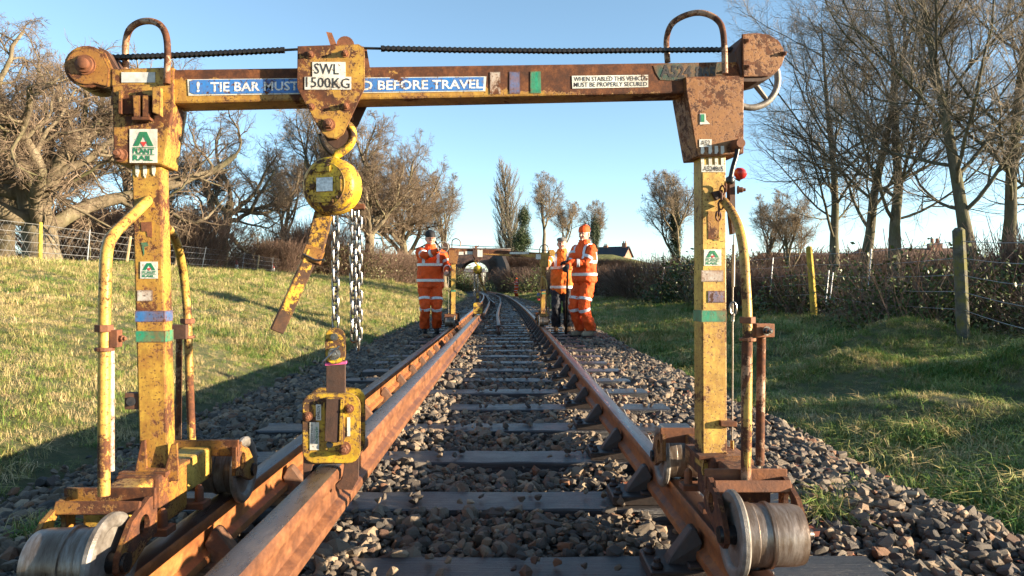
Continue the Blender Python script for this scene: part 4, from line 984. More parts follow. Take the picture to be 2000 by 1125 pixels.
# ------------------------------------------------------------------ bare trees
def rot_about(v, axis, ang):
    c, s = np.cos(ang)[:, None], np.sin(ang)[:, None]
    return v * c + np.cross(axis, v) * s + axis * (axis * v).sum(1, keepdims=True) * (1 - c)
def unit(v): return v / np.maximum(1e-9, np.linalg.norm(v, axis=-1, keepdims=True))
def grow(seed, H, r0, levels, lean=(0, 0), trunk_wig=.06, trunk_len=.5, tip=.25):
    """levels: dicts n, len (share of parent), ang (deg), wig, up, seg, t0 (start share), sides"""
    g = np.random.default_rng(seed); out = []
    k = 9; pts_ = np.zeros((1, k + 1, 3)); d = unit(np.array([[lean[0], lean[1], 1.0]])); L = H * trunk_len
    for i in range(k):
        d = unit(d + g.normal(0, trunk_wig, (1, 3)) * np.array([1, 1, .2])); pts_[:, i + 1] = pts_[:, i] + d * L / k
    fl = np.linspace(1, tip, k + 1); fl[0] = 1.45; fl[1] = 1.08
    rad = r0 * fl[None, :]
    length = np.array([L]); out.append((pts_, rad, 9))
    for lv in levels:
        n = lv['n']; k = lv['seg']; P0 = pts_; nb, kk = P0.shape[0], P0.shape[1] - 1
        par = np.repeat(np.arange(nb), n); m = len(par)
        u = (np.tile(np.arange(n), nb) + g.random(m)) / n
        tt = lv['t0'] + (1 - lv['t0']) * u; tt[np.tile(np.arange(n), nb) == n - 1] = .995
        f = tt * kk; i0 = np.minimum(f.astype(int), kk - 1); fr = (f - i0)[:, None]
        base = P0[par, i0] * (1 - fr) + P0[par, i0 + 1] * fr; tg = unit(P0[par, i0 + 1] - P0[par, i0]); r_par = rad[par, i0] * (1 - fr[:, 0]) + rad[par, i0 + 1] * fr[:, 0]
        ang = np.radians(g.normal(lv['ang'], lv['ang'] * .22, m)); last = tt > .99; ang[last] *= .3
        ref = unit(np.cross(tg, unit(g.normal(0, 1, (m, 3)))))
        if lv.get('fan'):      # even spread round the parent
            az = (np.tile(np.arange(n), nb) * 2.4 + g.uniform(0, .9, m)); a_ = unit(np.cross(tg, np.tile([[.31, .77, .1]], (m, 1)))); ref = rot_about(a_, tg, az)
        d = rot_about(tg, ref, ang)
        ln = length[par] * lv['len'] * (1.12 - lv.get('fall', .45) * (tt - lv['t0']) / (1 - lv['t0'] + 1e-6)) * g.uniform(.7, 1.25, m)
        pts_ = np.zeros((m, k + 1, 3)); pts_[:, 0] = base; up = np.array([0, 0, lv['up']])
        for i in range(k):
            d = unit(d + g.normal(0, lv['wig'], (m, 3)) + up); pts_[:, i + 1] = pts_[:, i] + d * (ln / k)[:, None]
        rb = np.minimum(r_par * lv.get('r', .62), ln * lv.get('thick', .03) + .004); rb = np.maximum(rb, lv.get('rmin', .004))
        rad = rb[:, None] * np.linspace(1, lv.get('tip', .35), k + 1)[None, :]; length = ln
        out.append((pts_, rad, lv['sides']))
    return out
def tree_mesh(name, sk, mats, scale=1.0, env=None):
    if env:      # draw wayward twigs in to a rounded crown
        cz_, Rx_, Rz_ = env; sk2 = []
        for P_, r_, s_ in sk:
            q = (P_ - [0, 0, cz_]) / [Rx_, Rx_, Rz_]; rr_ = np.linalg.norm(q, axis=-1, keepdims=True); k_ = np.where(rr_ > .72, (.72 + .34 * (1 - np.exp(-(rr_ - .72) / .40))) / np.maximum(rr_, 1e-6), 1.0)
            k_ = np.where(P_[..., 2:3] < cz_ * .55, 1.0, k_); sk2.append((q * k_ * [Rx_, Rx_, Rz_] + [0, 0, cz_], r_, s_))
        sk = sk2
    V = []; F = []; MI = []; off = 0
    for li, (P_, r_, s_) in enumerate(sk):
        m, k1, _ = P_.shape
        T = np.zeros_like(P_); T[:, 1:-1] = P_[:, 2:] - P_[:, :-2]; T[:, 0] = P_[:, 1] - P_[:, 0]; T[:, -1] = P_[:, -1] - P_[:, -2]; T = unit(T)
        ref = np.where(np.abs(T[:, :1, 2:3]) < .8, np.array([[[0, 0, 1.0]]]), np.array([[[1.0, 0, 0]]]))
        A = unit(np.cross(T, np.broadcast_to(ref, T.shape))); B = np.cross(A, T)
        q = np.arange(s_) * 2 * np.pi / s_
        ring = P_[:, :, None] + (A[:, :, None] * np.cos(q)[None, None, :, None] + B[:, :, None] * np.sin(q)[None, None, :, None]) * r_[:, :, None, None]
        V.append(ring.reshape(-1, 3))
        b = off + (np.arange(m)[:, None, None] * k1 + np.arange(k1 - 1)[None, :, None]) * s_; j = np.arange(s_)[None, None, :]; j2 = (j + 1) % s_
        f = np.stack([b + j, b + j2, b + s_ + j2, b + s_ + j], -1).reshape(-1, 4); F.append(f); MI.append(np.full(len(f), 0 if li < 3 else 1)); off += m * k1 * s_
    return np_mesh(name, np.concatenate(V) * scale, np.concatenate(F), mats, True, np.concatenate(MI))
def bark(name, a, b, c, sc_=3):
    t = NT(name); n_ = t.noise(sc_, 8, .75, t.mapping((1, 1, .35))); g_ = t.noise(.8, 4, .6)
    cc = t.ramp(n_, [(.3, a), (.5, b), (.68, c)]); cc = t.mix(t.ramp(g_, [(.5, 0), (.7, .5)]), cc, (.08, .10, .03)); t.bump(n_, .05); return t.set(cc, .95, spec=.1)
M['bark_oak'] = bark('oak_bark', (.07, .055, .035), (.14, .112, .075), (.27, .225, .155))
M['twig_red'] = flat('reddish_twigs', (.155, .115, .082), .9, spec=.1, vary=.35, scale=2)
M['twig_grey'] = flat('grey_twigs', (.20, .155, .11), .9, spec=.1, vary=.35, scale=2)
M['bark_pop'] = bark('poplar_bark', (.05, .045, .035), (.10, .09, .065), (.17, .155, .115))
M['twig_pop'] = flat('pale_twigs', (.24, .20, .155), .9, spec=.1, vary=.3, scale=2)
def lv(n, len, ang, wig, up, seg, t0, sides, **k): return dict(n=n, len=len, ang=ang, wig=wig, up=up, seg=seg, t0=t0, sides=sides, **k)
def oak(seed, H=11, r0=.42, tl=.34):
    return grow(seed, H, r0, [lv(9, 1.25, 62, .17, .05, 11, .40, 7, fan=1, r=.60, thick=.045, fall=.25), lv(9, .46, 55, .27, .05, 8, .15, 5, r=.55, thick=.028), lv(8, .48, 50, .30, .04, 6, .12, 4, r=.6, thick=.022), lv(8, .52, 46, .28, .05, 4, .1, 3, thick=.014, rmin=.006), lv(6, .50, 42, .26, .08, 2, .1, 3, thick=.010, rmin=.0042, tip=.5)], trunk_len=tl, tip=.7)
def poplar(seed, H=16, r0=.25, lean=(0, 0)):
    return grow(seed, H, r0, [lv(22, .42, 58, .10, .075, 10, .20, 6, fan=1, r=.40, thick=.011, fall=.45), lv(12, .42, 46, .15, .06, 7, .15, 4, r=.55, thick=.012, fall=.5), lv(9, .44, 42, .18, .06, 4, .1, 3, r=.6, thick=.009, rmin=.0065), lv(6, .55, 40, .2, .06, 3, .1, 3, thick=.008, rmin=.0045, tip=.6)], lean, .045, .88, .14)
def lombardy(seed, H=24):
    return grow(seed, H, .45, [lv(70, .32, 26, .03, .14, 7, .06, 4, fan=1, r=.5, thick=.020, fall=.7), lv(12, .38, 20, .05, .14, 4, .1, 3, thick=.012, rmin=.016), lv(8, .45, 22, .06, .12, 2, .1, 3, thick=.012, rmin=.014)], (0, 0), .02, .9, .15)
def ash(seed, H=12, r0=.3):
    return grow(seed, H, r0, [lv(7, .75, 34, .13, .10, 8, .35, 6, fan=1, r=.6, thick=.035, fall=.4), lv(7, .45, 40, .16, .06, 6, .2, 4, r=.6, thick=.025), lv(9, .50, 42, .2, .05, 5, .15, 3, thick=.018, rmin=.010), lv(9, .55, 40, .2, .06, 3, .1, 3, thick=.012, rmin=.008), lv(5, .5, 36, .2, .06, 2, .1, 3, thick=.010, rmin=.0065)], (0, 0), .06, .6, .4)
TM = {'oakD': tree_mesh('oak_crown', grow(41, 11, .36, [lv(11, 1.1, 50, .13, .08, 11, .40, 7, fan=1, r=.60, thick=.038, fall=.25), lv(10, .46, 46, .20, .06, 8, .15, 5, r=.55, thick=.025), lv(9, .48, 44, .24, .05, 6, .12, 4, r=.6, thick=.02), lv(8, .52, 42, .26, .05, 4, .1, 3, thick=.014, rmin=.008), lv(5, .50, 40, .26, .08, 2, .1, 3, thick=.010, rmin=.006, tip=.5)], trunk_len=.42, tip=.65), [M['bark_oak'], M['twig_red']], env=(6.4, 6.2, 5.6)),
      'oakA': tree_mesh('oak_crown', grow(11, 11, .46, [lv(12, 1.95, 66, .17, .045, 12, .34, 7, fan=1, r=.60, thick=.038, fall=.22), lv(10, .42, 55, .28, .05, 8, .15, 5, r=.55, thick=.028), lv(8, .48, 50, .30, .04, 6, .12, 4, r=.6, thick=.022), lv(8, .52, 46, .28, .05, 4, .1, 3, thick=.014, rmin=.006), lv(5, .50, 42, .26, .08, 2, .1, 3, thick=.010, rmin=.0045, tip=.5)], trunk_len=.23, tip=.75), [M['bark_oak'], M['twig_red']], env=(4.2, 7.2, 6.2)), 'oakB': tree_mesh('oak_crown', oak(25, 11, .34, .42), [M['bark_oak'], M['twig_red']], env=(5.2, 5.4, 4.8)),
      'popA': tree_mesh('poplar_crown', poplar(3), [M['bark_pop'], M['twig_pop']]), 'popB': tree_mesh('poplar_crown', poplar(8, lean=(.12, 0)), [M['bark_pop'], M['twig_pop']]),
      'ashA': tree_mesh('ash_crown', ash(5), [M['bark_oak'], M['twig_grey']], env=(7.2, 4.4, 5.6)), 'ashB': tree_mesh('ash_crown', ash(17), [M['bark_oak'], M['twig_grey']], env=(7.0, 4.4, 5.4)),
      'lomb': tree_mesh('lombardy_crown', lombardy(2), [M['bark_pop'], M['twig_pop']])}
def gz(x, y): return float(ground(x, y))
def tree(kind, px, Y, s, rz, name, label, group=None, sz=1.0, cat='tree'):
    x = P(px, 540, Y).x; o = link(name, TM[kind], None, (x, Y, gz(x, Y) - .1), (0, 0, rz), (s, s, s * sz)); tag(o, label, cat, group); return o
# left bank
tree('oakA', 84, 26, 1.32, 1.3, 'oak_tree', 'huge spreading bare oak with a pale trunk filling the left edge', sz=1.0)
tree('oakB', 10, 33, 1.25, 2.2, 'oak_tree', 'bare oak behind the huge one at the far left edge', 'bare trees along the left bank')
tree('oakB', 437, 44, 1.0, .4, 'oak_tree', 'dark bare oak on the bank between the gantry post and the hoist', 'bare trees along the left bank')
tree('ashA', 250, 42, 1.0, 2.0, 'bare_tree', 'bare tree right behind the left gantry post', 'bare trees along the left bank')
tree('ashB', 330, 58, .95, 1.0, 'bare_tree', 'bare tree just right of the left gantry post, further back', 'bare trees along the left bank')
tree('ashB', 545, 60, .92, 3.0, 'bare_tree', 'bare tree behind the hanging hoist lever', 'bare trees along the left bank')
tree('ashA', 625, 56, 1.25, 4.1, 'bare_tree', 'bare tree directly behind the hoist chains', 'bare trees along the left bank')
tree('oakD', 718, 54, 1.14, 3.4, 'oak_tree', 'rounded bare oak with a straight greenish trunk right of the chains', 'bare trees along the left bank', sz=1.1)
tree('oakD', 798, 62, 1.12, 5.2, 'oak_tree', 'reddish twigged oak second from the left worker', 'bare trees along the left bank', sz=1.0)
tree('ashA', 868, 84, 1.15, 5.6, 'bare_tree', 'bare tree rising directly behind the left worker', 'bare trees along the left bank')
# far centre
tree('lomb', 1001, 150, 1.55, 0, 'lombardy_poplar', 'tall narrow poplar beyond the bridge', sz=.70)
tree('ashA', 1062, 125, 1.22, 1.0, 'bare_tree', 'tall forked bare tree right of the narrow poplar', 'bare trees beyond the bridge')
tree('ashB', 1098, 130, 1.1, 2.4, 'bare_tree', 'bare tree rising between the forked tree and the ivy clad one', 'bare trees beyond the bridge')
tree('ashA', 1165, 112, .95, 4.0, 'bare_tree', 'ivy clad bare tree behind the two workers on the right', 'bare trees beyond the bridge')
# right side
tree('ashB', 1318, 60, .92, .7, 'bare_tree', 'bare ivy trunked tree left of the right gantry post')
G_ = 'tall bare trees behind the right hedge'
tree('popB', 1632, 36, 1.02, 2.6, 'bare_poplar', 'leaning tall bare tree nearest the right gantry post', G_)
tree('popA', 1678, 34, 1.05, .3, 'bare_poplar', 'straight tall bare tree second from the right gantry post', G_)
tree('popA', 1750, 32, 1.12, 2.2, 'bare_poplar', 'tall bare tree with a dark trunk in the middle of the right row', G_)
tree('popA', 1908, 28, 1.12, 4.0, 'bare_poplar', 'thick dark trunked tall bare tree behind the mossy fence post', G_)
tree('popB', 1962, 29, 1.10, 5.9, 'bare_poplar', 'leaning tall bare tree at the right edge, its stem forked low', G_)
tree('popB', 2060, 31, 1.1, 1.0, 'bare_poplar', 'tall bare tree whose branches come in from the right edge', G_)
tree('ashA', 1500, 44, .55, 2.0, 'bare_tree', 'small bare tree just right of the right gantry post')
tree('ashB', 1550, 40, .5, 4.4, 'bare_tree', 'small twiggy bare tree in front of the tall row')

# ------------------------------------------------------------------ leaves, bushes, hedges
def leafmat(name, cols_, rough=.5):
    t = NT(name); c = t.ramp(t.noise(3.0, 5, .8), [(.28 + .4 * i / (len(cols_) - 1), q) for i, q in enumerate(cols_)])
    s_ = t.noise(40, 2, .5); c = t.mix(1.0, c, t.ramp(s_, [(.3, .5), (.7, 1.4)]), 'MULTIPLY'); return t.set(c, rough, spec=.3)
M['leaf_bramble'] = leafmat('bramble_leaves', [(.08, .045, .03), (.05, .065, .022), (.14, .085, .05), (.075, .10, .03), (.20, .14, .08), (.06, .05, .03)])
M['leaf_green'] = leafmat('green_shrub_leaves', [(.03, .05, .012), (.06, .085, .02), (.09, .11, .03)])
M['leaf_ivy'] = leafmat('ivy_leaves', [(.012, .025, .008), (.03, .05, .014), (.05, .07, .02)])
M['stem_brown'] = flat('bramble_stems', (.17, .11, .08), .8, vary=.4, scale=6)
def bush_mesh(name, seed, n_leaf, size, mats, n_stem=60, leaf=.05, flatb=True):
    g = np.random.default_rng(seed); sx, sy, sz = size; n_stem = int(n_stem * 2.2)
    # clumps inside an ellipsoid
    nc = max(8, n_leaf // 60); cc = g.normal(0, 1, (nc, 3)); cc = unit(cc) * (g.random((nc, 1)) ** .55) * g.uniform(.75, 1.25, (nc, 1)); cc *= np.array([sx, sy, sz]); cc[:, 2] = np.abs(cc[:, 2]) if flatb else cc[:, 2]
    idx = g.integers(0, nc, n_leaf); p = cc[idx] + g.normal(0, 1, (n_leaf, 3)) * np.array([sx, sy, sz]) * .16; p[:, 2] = np.maximum(p[:, 2], .02) if flatb else p[:, 2]
    u = unit(g.normal(0, 1, (n_leaf, 3))); v = unit(np.cross(u, g.normal(0, 1, (n_leaf, 3)))); s_ = leaf * g.uniform(.5, 1.2, (n_leaf, 1))
    V = np.stack([p - u * s_, p + v * s_ * .55, p + u * s_, p - v * s_ * .55], 1).reshape(-1, 3); F = np.arange(n_leaf * 4).reshape(-1, 4); mi = np.zeros(n_leaf, int)
    # stems: thin arching quads
    b = g.uniform(-1, 1, (n_stem, 3)) * np.array([sx * .8, sy * .8, 0]); d = unit(g.normal(0, .5, (n_stem, 3)) + [0, 0, 1.2]); st = [b]
    for i in range(4):
        d = unit(d + g.normal(0, .2, (n_stem, 3)) + [0, 0, -.12]); b = b + d * sz * .34 * g.uniform(.7, 1.2, (n_stem, 1)); st.append(b)
    Vs = []; Fs = []; o_ = len(V)
    for i in range(4):
        a, c_ = st[i], st[i + 1]
        for off_ in (np.array([.006, 0, 0]), np.array([0, .006, 0])):
            Vs.append(np.stack([a - off_, a + off_, c_ + off_ * .7, c_ - off_ * .7], 1).reshape(-1, 3)); Fs.append(np.arange(n_stem * 4).reshape(-1, 4) + o_); o_ += n_stem * 4
    V = np.concatenate([V] + Vs); F = np.concatenate([F] + Fs); mi = np.concatenate([mi, np.ones(n_stem * 8, int)])
    return np_mesh(name, V, F, mats, False, mi)
BM = {'br1': bush_mesh('bramble_mass', 1, 9000, (1.6, 1.1, 1.0), [M['leaf_bramble'], M['stem_brown']], 260, .034),
      'br2': bush_mesh('bramble_mass', 2, 9000, (1.7, 1.0, 1.0), [M['leaf_bramble'], M['stem_brown']], 320, .034),
      'gr': bush_mesh('shrub_mass', 3, 9000, (1.3, 1.1, 1.0), [M['leaf_green'], M['stem_brown']], 160, .036),
      'iv': bush_mesh('evergreen_mass', 4, 12000, (1.0, 1.0, 1.0), [M['leaf_ivy'], M['stem_brown']], 10, .05, False),
      'tw': bush_mesh('twig_mass', 6, 2200, (1.6, 1.2, 1.0), [M['leaf_bramble'], M['stem_brown']], 1800, .03)}
def bush(kind, x, Y, s, rz, label, name='bramble_bush', cat='bush', group=None, z=None):
    o = link(name, BM[kind], None, (x, Y, (gz(x, Y) - .05) if z is None else z), (0, 0, rz), s); tag(o, label, cat, group); return o
GH = 'bramble bushes of the right hand hedge'
RB = [('br1', 9.2, 7.6, (.9, 1.0, .72), 'low brown bramble at the bottom right edge beyond the mossy post'), ('br2', 7.6, 8.6, (.95, .9, .70), 'reddish bramble bush right of the mossy fence post'),
      ('gr', 6.2, 10.2, (1.05, 1.0, 1.12), 'dark green bramble bush left of the mossy fence post'), ('tw', 8.9, 11.0, (1, 1, 1.25), 'brown bramble with tall dead stalks at the right edge'),
      ('br1', 7.6, 13.2, (1, 1.0, .62), 'dark bramble bush below the white stake'), ('gr', 7.3, 16.2, (1.2, 1.4, 1.12), 'dark bramble bush around the yellow lichened post'),
      ('tw', 7.2, 19.5, (1, 1.4, .95), 'twiggy bramble bush seen just right of the right gantry post'), ('br1', 7.3, 23, (1, 1.8, 1.35), 'tall dark bramble bush behind the right gantry post'),
      ('iv', 7.2, 27, (1.5, 1.9, 1.7), 'tallest dark bramble bush left of the right gantry post'), ('br1', 7.3, 31.5, (1.1, 2.2, 1.7), 'dark bramble bush below the ivy trunked tree'),
      ('tw', 7.3, 37, (1.2, 2.6, 1.5), 'twiggy bush where the hedge drops towards the workers'), ('br2', 7.6, 43, (1.3, 3, 1.5), 'brown hedge bush right of the orange hatted worker'),
      ('tw', 8.2, 51, (1.6, 3.4, 1.6), 'pale twiggy hedge bush below the brick bungalow'), ('tw', 6.0, 62, (1.6, 4, 1.9), 'reddish twiggy bush behind the two workers on the right'),
      ('gr', 4.8, 78, (2.0, 4, 2.2), 'green bush on the slope between the far worker and the gantry'), ('tw', 2.6, 92, (2.2, 4, 2.4), 'twiggy brown bush above the far worker'),
      ('br1', 12.5, 13, (1.5, 2, 1.15), 'dark hedge mass at the right edge behind the brambles'), ('iv', 15.5, 18, (3.2, 2, 1.9), 'dark leafy hedge at the right edge under the trees')]
for i, (k_, x, Y, s, lab) in enumerate(RB): bush(k_, x, Y, s, i * 1.7 if s[0] > 1.4 else R(180) * (i % 2), lab, group=GH)
for i, (px, Y, s, lab) in enumerate([(1480, 46, 2.2, 'undergrowth below the small bare trees right of the gantry post'), (1650, 44, 2.4, 'brown undergrowth at the foot of the leaning bare tree'), (1840, 40, 2.0, 'brown undergrowth between the two right-hand tree trunks')]):
    bush('tw', P(px, 540, Y).x, Y, (s * 1.8, s, s * .9), 0, lab, 'undergrowth_bush', group='undergrowth below the tall trees')
GL = 'dark shrubs behind the left fence'
for i, (px, Y, s, k_, lab) in enumerate([(300, 36, (2.4, 1.6, 2.6), 'tw', 'dark tangled shrub between the left gantry post and the dark oak'), (225, 38, (2.6, 1.6, 2.8), 'tw', 'dark tangled shrub left of the left gantry post'), (545, 50, (3.0, 2, 1.9), 'tw', 'dark shrub behind the fence below the hoist lever'),
                                        (600, 54, (2.8, 2, 3.2), 'tw', 'tall dark shrub with ivy just left of the hoist chains'), (650, 52, (2.6, 2, 2.2), 'br1', 'dark shrub behind the fence at the hoist chains'), (745, 58, (2.8, 2, 2.0), 'tw', 'brown shrub between the two oak trunks'),
                                        (800, 66, (2.6, 2.4, 1.9), 'gr', 'bright green shrub to the left of the left worker'), (150, 44, (3, 2, 1.5), 'tw', 'brown shrub seen under the huge oak'), (30, 44, (4, 2, 1.2), 'br1', 'low dark hedge seen under the huge oak at the left edge'), (390, 60, (4, 2, 1.6), 'br2', 'low dark hedge beyond the fence behind the dark oak')]):
    x = P(px, 540, Y).x; bush(k_, x, Y, s, i * .8, lab, 'dark_shrub', 'shrub', GL)
for i, (px, Y, s) in enumerate([(895, 100, (3, 3, 2.6))]): bush('gr', P(px, 540, Y).x, Y, s, 0, 'green shrub beside the left end of the bridge', 'dark_shrub', 'shrub', GL)
bush('iv', P(1018, 470, 112).x, 112, (1.6, 1.6, 2.1), 0, 'round dark evergreen shrub standing right of the bridge', 'evergreen_shrub', 'shrub', z=P(1018, 472, 112).z)
for i, (x, Y, s, k_, lab) in enumerate([(2.5, 113, (3, 2, 1.6), 'tw', 'brown scrub on the embankment just right of the bridge'), (8, 111, (3.6, 2.4, 1.8), 'gr', 'green scrub on the embankment above the far worker'), (15, 112, (4, 2.4, 1.6), 'tw', 'brown scrub on the embankment behind the flat capped worker'), (5, 104, (3.4, 3, 1.8), 'gr', 'green scrub low on the embankment slope'), (-13, 112, (3, 3, 1.8), 'tw', 'brown scrub on the embankment left of the bridge'), (11, 100, (4, 3, 2.0), 'tw', 'pale brown scrub at the foot of the embankment')]): bush(k_, x, Y, s, i, lab, 'embankment_scrub', 'shrub', 'scrub on the road embankment')
bush('iv', P(1023, 428, 140).x, 140, (1.2, 1.2, 2.2), 1, 'dark ivy column against the narrow poplar', 'ivy_column', 'ivy', z=P(1023, 425, 140).z)
bush('iv', P(1318, 440, 59.6).x, 59.6, (.55, .55, 2.6), 1, 'ivy clothing the trunk of the bare tree left of the right post', 'ivy_column', 'ivy', z=P(1318, 450, 60).z)
bush('iv', P(1163, 455, 111).x, 111, (.7, .7, 2.6), 2, 'ivy on the bare tree behind the two workers', 'ivy_column', 'ivy', z=P(1163, 455, 111).z)
for i, (x, Y, s) in enumerate([(-60, 190, (30, 6, 6)), (20, 230, (34, 6, 5)), (75, 190, (36, 6, 5)), (-110, 150, (34, 8, 5)), (50, 150, (20, 6, 3))]):
    bush('br1', x, Y, s, 0, ['distant dark treeline left of the bridge', 'distant dark treeline beyond the houses', 'distant treeline behind the right row of trees', 'distant treeline at the left edge', 'distant hedge behind the brick bungalow'][i], 'distant_hedge', 'hedge')

# ------------------------------------------------------------------ fences
t = NT('mossy_post'); n_ = t.noise(14, 7, .75)
c = t.ramp(n_, [(.3, (.03, .03, .022)), (.5, (.075, .07, .055)), (.7, (.14, .13, .105))]); c = t.mix(t.ramp(t.noise(6, 5, .7), [(.45, 0), (.6, .85)]), c, (.12, .11, .02)); t.bump(n_, .01); M['post_moss'] = t.set(c, .95)
M['post_lichen'] = flat('yellow_lichen_post', (.34, .24, .035), .95, vary=.5, scale=8)
M['post_wood'] = flat('pale_timber_post', (.30, .22, .12), .9, vary=.35, scale=6)
M['stake'] = flat('galvanised_stake', (.42, .43, .44), .5, .4, vary=.2)
M['wire'] = flat('galvanised_wire', (.33, .33, .33), .5, .5, vary=.2)
M['wire_netting'] = M['wire']
rf_ = empty('wire_fence', (5.4, 8, 0)); tag(rf_, 'post and wire fence running through the brambles on the right', 'fence'); RFI = Matrix.Translation((-5.4, -8, 0))
fp_ = [(1872, 656, 450, 8.4, M['post_moss'], .076), (1580, 605, 484, 14.6, M['post_lichen'], .075), (1394, 600, 500, 22, M['post_moss'], .05), (1260, 592, 516, 34, M['post_moss'], .05), (1203, 586, 522, 48, M['post_moss'], .05), (2180, 760, 420, 5.6, M['post_moss'], .05)]
tops = []
for (px, yb, yt, Y, m_, r_) in fp_:
    a = P(px + 10, yb, Y); b = P(px, yt, Y); mb = MB(); mb.tube([a - Vector((0, 0, .1)), a.lerp(b, .5), b, b + Vector((0, 0, .03))], [(r_, r_ * .9), (r_, r_ * .9), (r_ * .95, r_ * .85), (r_ * .5, r_ * .5)], 8); mb.build('post', m_, rf_, M=RFI, smooth=True); tops.append((Y, a, b))
for (px, yb, yt, Y) in ((1508, 575, 503, 17), (1700, 560, 486, 11.6), (1296, 575, 516, 30), (1240, 570, 520, 38), (1617, 590, 528, 13.5), (1625, 585, 532, 13.2)):
    mb = MB(); mb.cyl(P(px - 4, yb, Y), P(px + 2, yt, Y), .011 if Y > 14 else .010, 6); mb.build('stake', M['stake'], rf_, M=RFI)
tops.sort(key=lambda q: q[0])
for f in (.25, .42, .58, .74, .9):
    mb = MB(); pth = []
    for (Y, a, b) in tops: pth.append(a.lerp(b, f))
    o_ = []
    for i in range(len(pth) - 1):
        for k in range(6): q = pth[i].lerp(pth[i + 1], k / 6); q.z -= .05 * math.sin(math.pi * k / 6); o_.append(q)
    o_.append(pth[-1]); mb.tube(o_, .0035, 4); mb.build('wire', M['wire'], rf_, M=RFI)
lf = empty('field_fence', (-14, 26, 1.5)); tag(lf, 'post and wire netting fence along the crest of the left bank', 'fence'); LFI = Matrix.Translation((14, -26, -1.5))
pl_ = []
for (px, Y, hh, lean) in ((-190, 18, 1.25, .02), (84, 22, 1.28, .02), (262, 27, 1.2, .2), (357, 31, 1.15, .28), (450, 37, 1.15, .18), (510, 42, 1.1, .15), (560, 48, 1.1, .05), (600, 56, 1.1, .05), (648, 66, 1.1, 0), (700, 80, 1.1, 0), (760, 98, 1.1, 0)):
    x = -14 + (Y > 60) * (Y - 60) * -.02 + float(cx(Y)) - GA; a = Vector((x, Y, gz(x, Y) - .1)); b = a + Vector((lean, 0, hh + .1)); pl_.append((a + Vector((0, 0, .1)), b))
    mb = MB(); mb.tube([a, b, b + Vector((0, 0, .02))], [.062, .055, .03], 8); mb.build('post', M['post_lichen'] if px == 84 else M['post_wood'], lf, M=LFI, smooth=True)
for f in (.06, .30, .52, .74, .95):
    mb = MB(); mb.tube([a.lerp(b, f) for a, b in pl_], .0075, 4); mb.build('wire', M['wire'], lf, M=LFI)
for (a, b), (c_, d_) in zip(pl_[:8], pl_[1:9]):
    mb = MB(); p0 = a.lerp(c_, .5); p1 = b.lerp(d_, .5); mb.cyl(p0, p1 + Vector((0, 0, .03)), .016, 6); mb.build('stake', M['stake'], lf, M=LFI)
mb = MB()          # the netting between posts: fine diagonal wires
for (a, b), (c_, d_) in zip(pl_[:7], pl_[1:8]):
    L = (c_ - a).length; n_ = int(L / .30)
    for k in range(n_):
        t0_ = k / n_
        for dd in (1.0 / n_ * 3, -1.0 / n_ * 3):
            t1_ = min(1, max(0, t0_ + dd)); q0 = a.lerp(c_, t0_); q1 = b.lerp(d_, t1_); q1 = q0.lerp(q1, .95); mb.tube([q0, q1], .0022, 3, caps=False)
o = mb.build('wire_netting', M['wire'], lf, M=LFI); o['kind'] = 'stuff'
# marker cones on the bank
for i, (px, Y, lab) in enumerate(((462, 39, 'red and white marker cone leaning by the left fence'), (534, 46, 'smaller looking pale cone further along the left fence'))):
    x = P(px, 530, Y).x; cn = empty('marker_cone', (x, Y, gz(x, Y))); tag(cn, lab, 'cone', 'marker cones by the left fence')
    mb = MB(); mb.box((0, 0, .03), (.36, .36, .06)); mb.build('base', flat('cone_base', (.4, .05, .03)), cn)
    mb = MB(); mb.lathe((0, 0, .06), (0, 0, 1), [(0, .15), (.45, .07)], 14); bd = mb.build('cone_body', flat('cone_white', (.7, .68, .66)), cn, smooth=True)
    mb = MB(); mb.lathe((0, 0, .06), (0, 0, 1), [(.45, .071), (.72, .03)], 14); mb.build('cone_tip', flat('cone_red', (.5, .06, .04)), cn, smooth=True)

# ------------------------------------------------------------------ grass
t = NT('grass_blades'); rnd = t.orand(); pos = t.n.new('ShaderNodeNewGeometry').outputs['Position']
big = t.noise(.55, 5, .7, pos); mid = t.noise(2.2, 4, .7, pos)
k_ = t.math('ADD', t.math('ADD', t.math('MULTIPLY', rnd, .36), t.math('MULTIPLY', big, .40)), t.math('MULTIPLY', mid, .30))
sx = t.n.new('ShaderNodeSeparateXYZ'); t.lk(pos, sx.inputs[0])
side = t.ramp(t.math('MULTIPLY', t.math('ADD', sx.outputs[0], 6.0), .1), [(.3, 0.0), (.8, .08)])      # the right verge is greener
k_ = t.math('SUBTRACT', k_, side)
c = t.ramp(k_, [(.30, (.07, .15, .022)), (.41, (.15, .22, .038)), (.50, (.27, .275, .08)), (.58, (.44, .34, .15)), (.75, (.56, .42, .23))])
M['grass'] = t.set(c, .6, spec=.25)
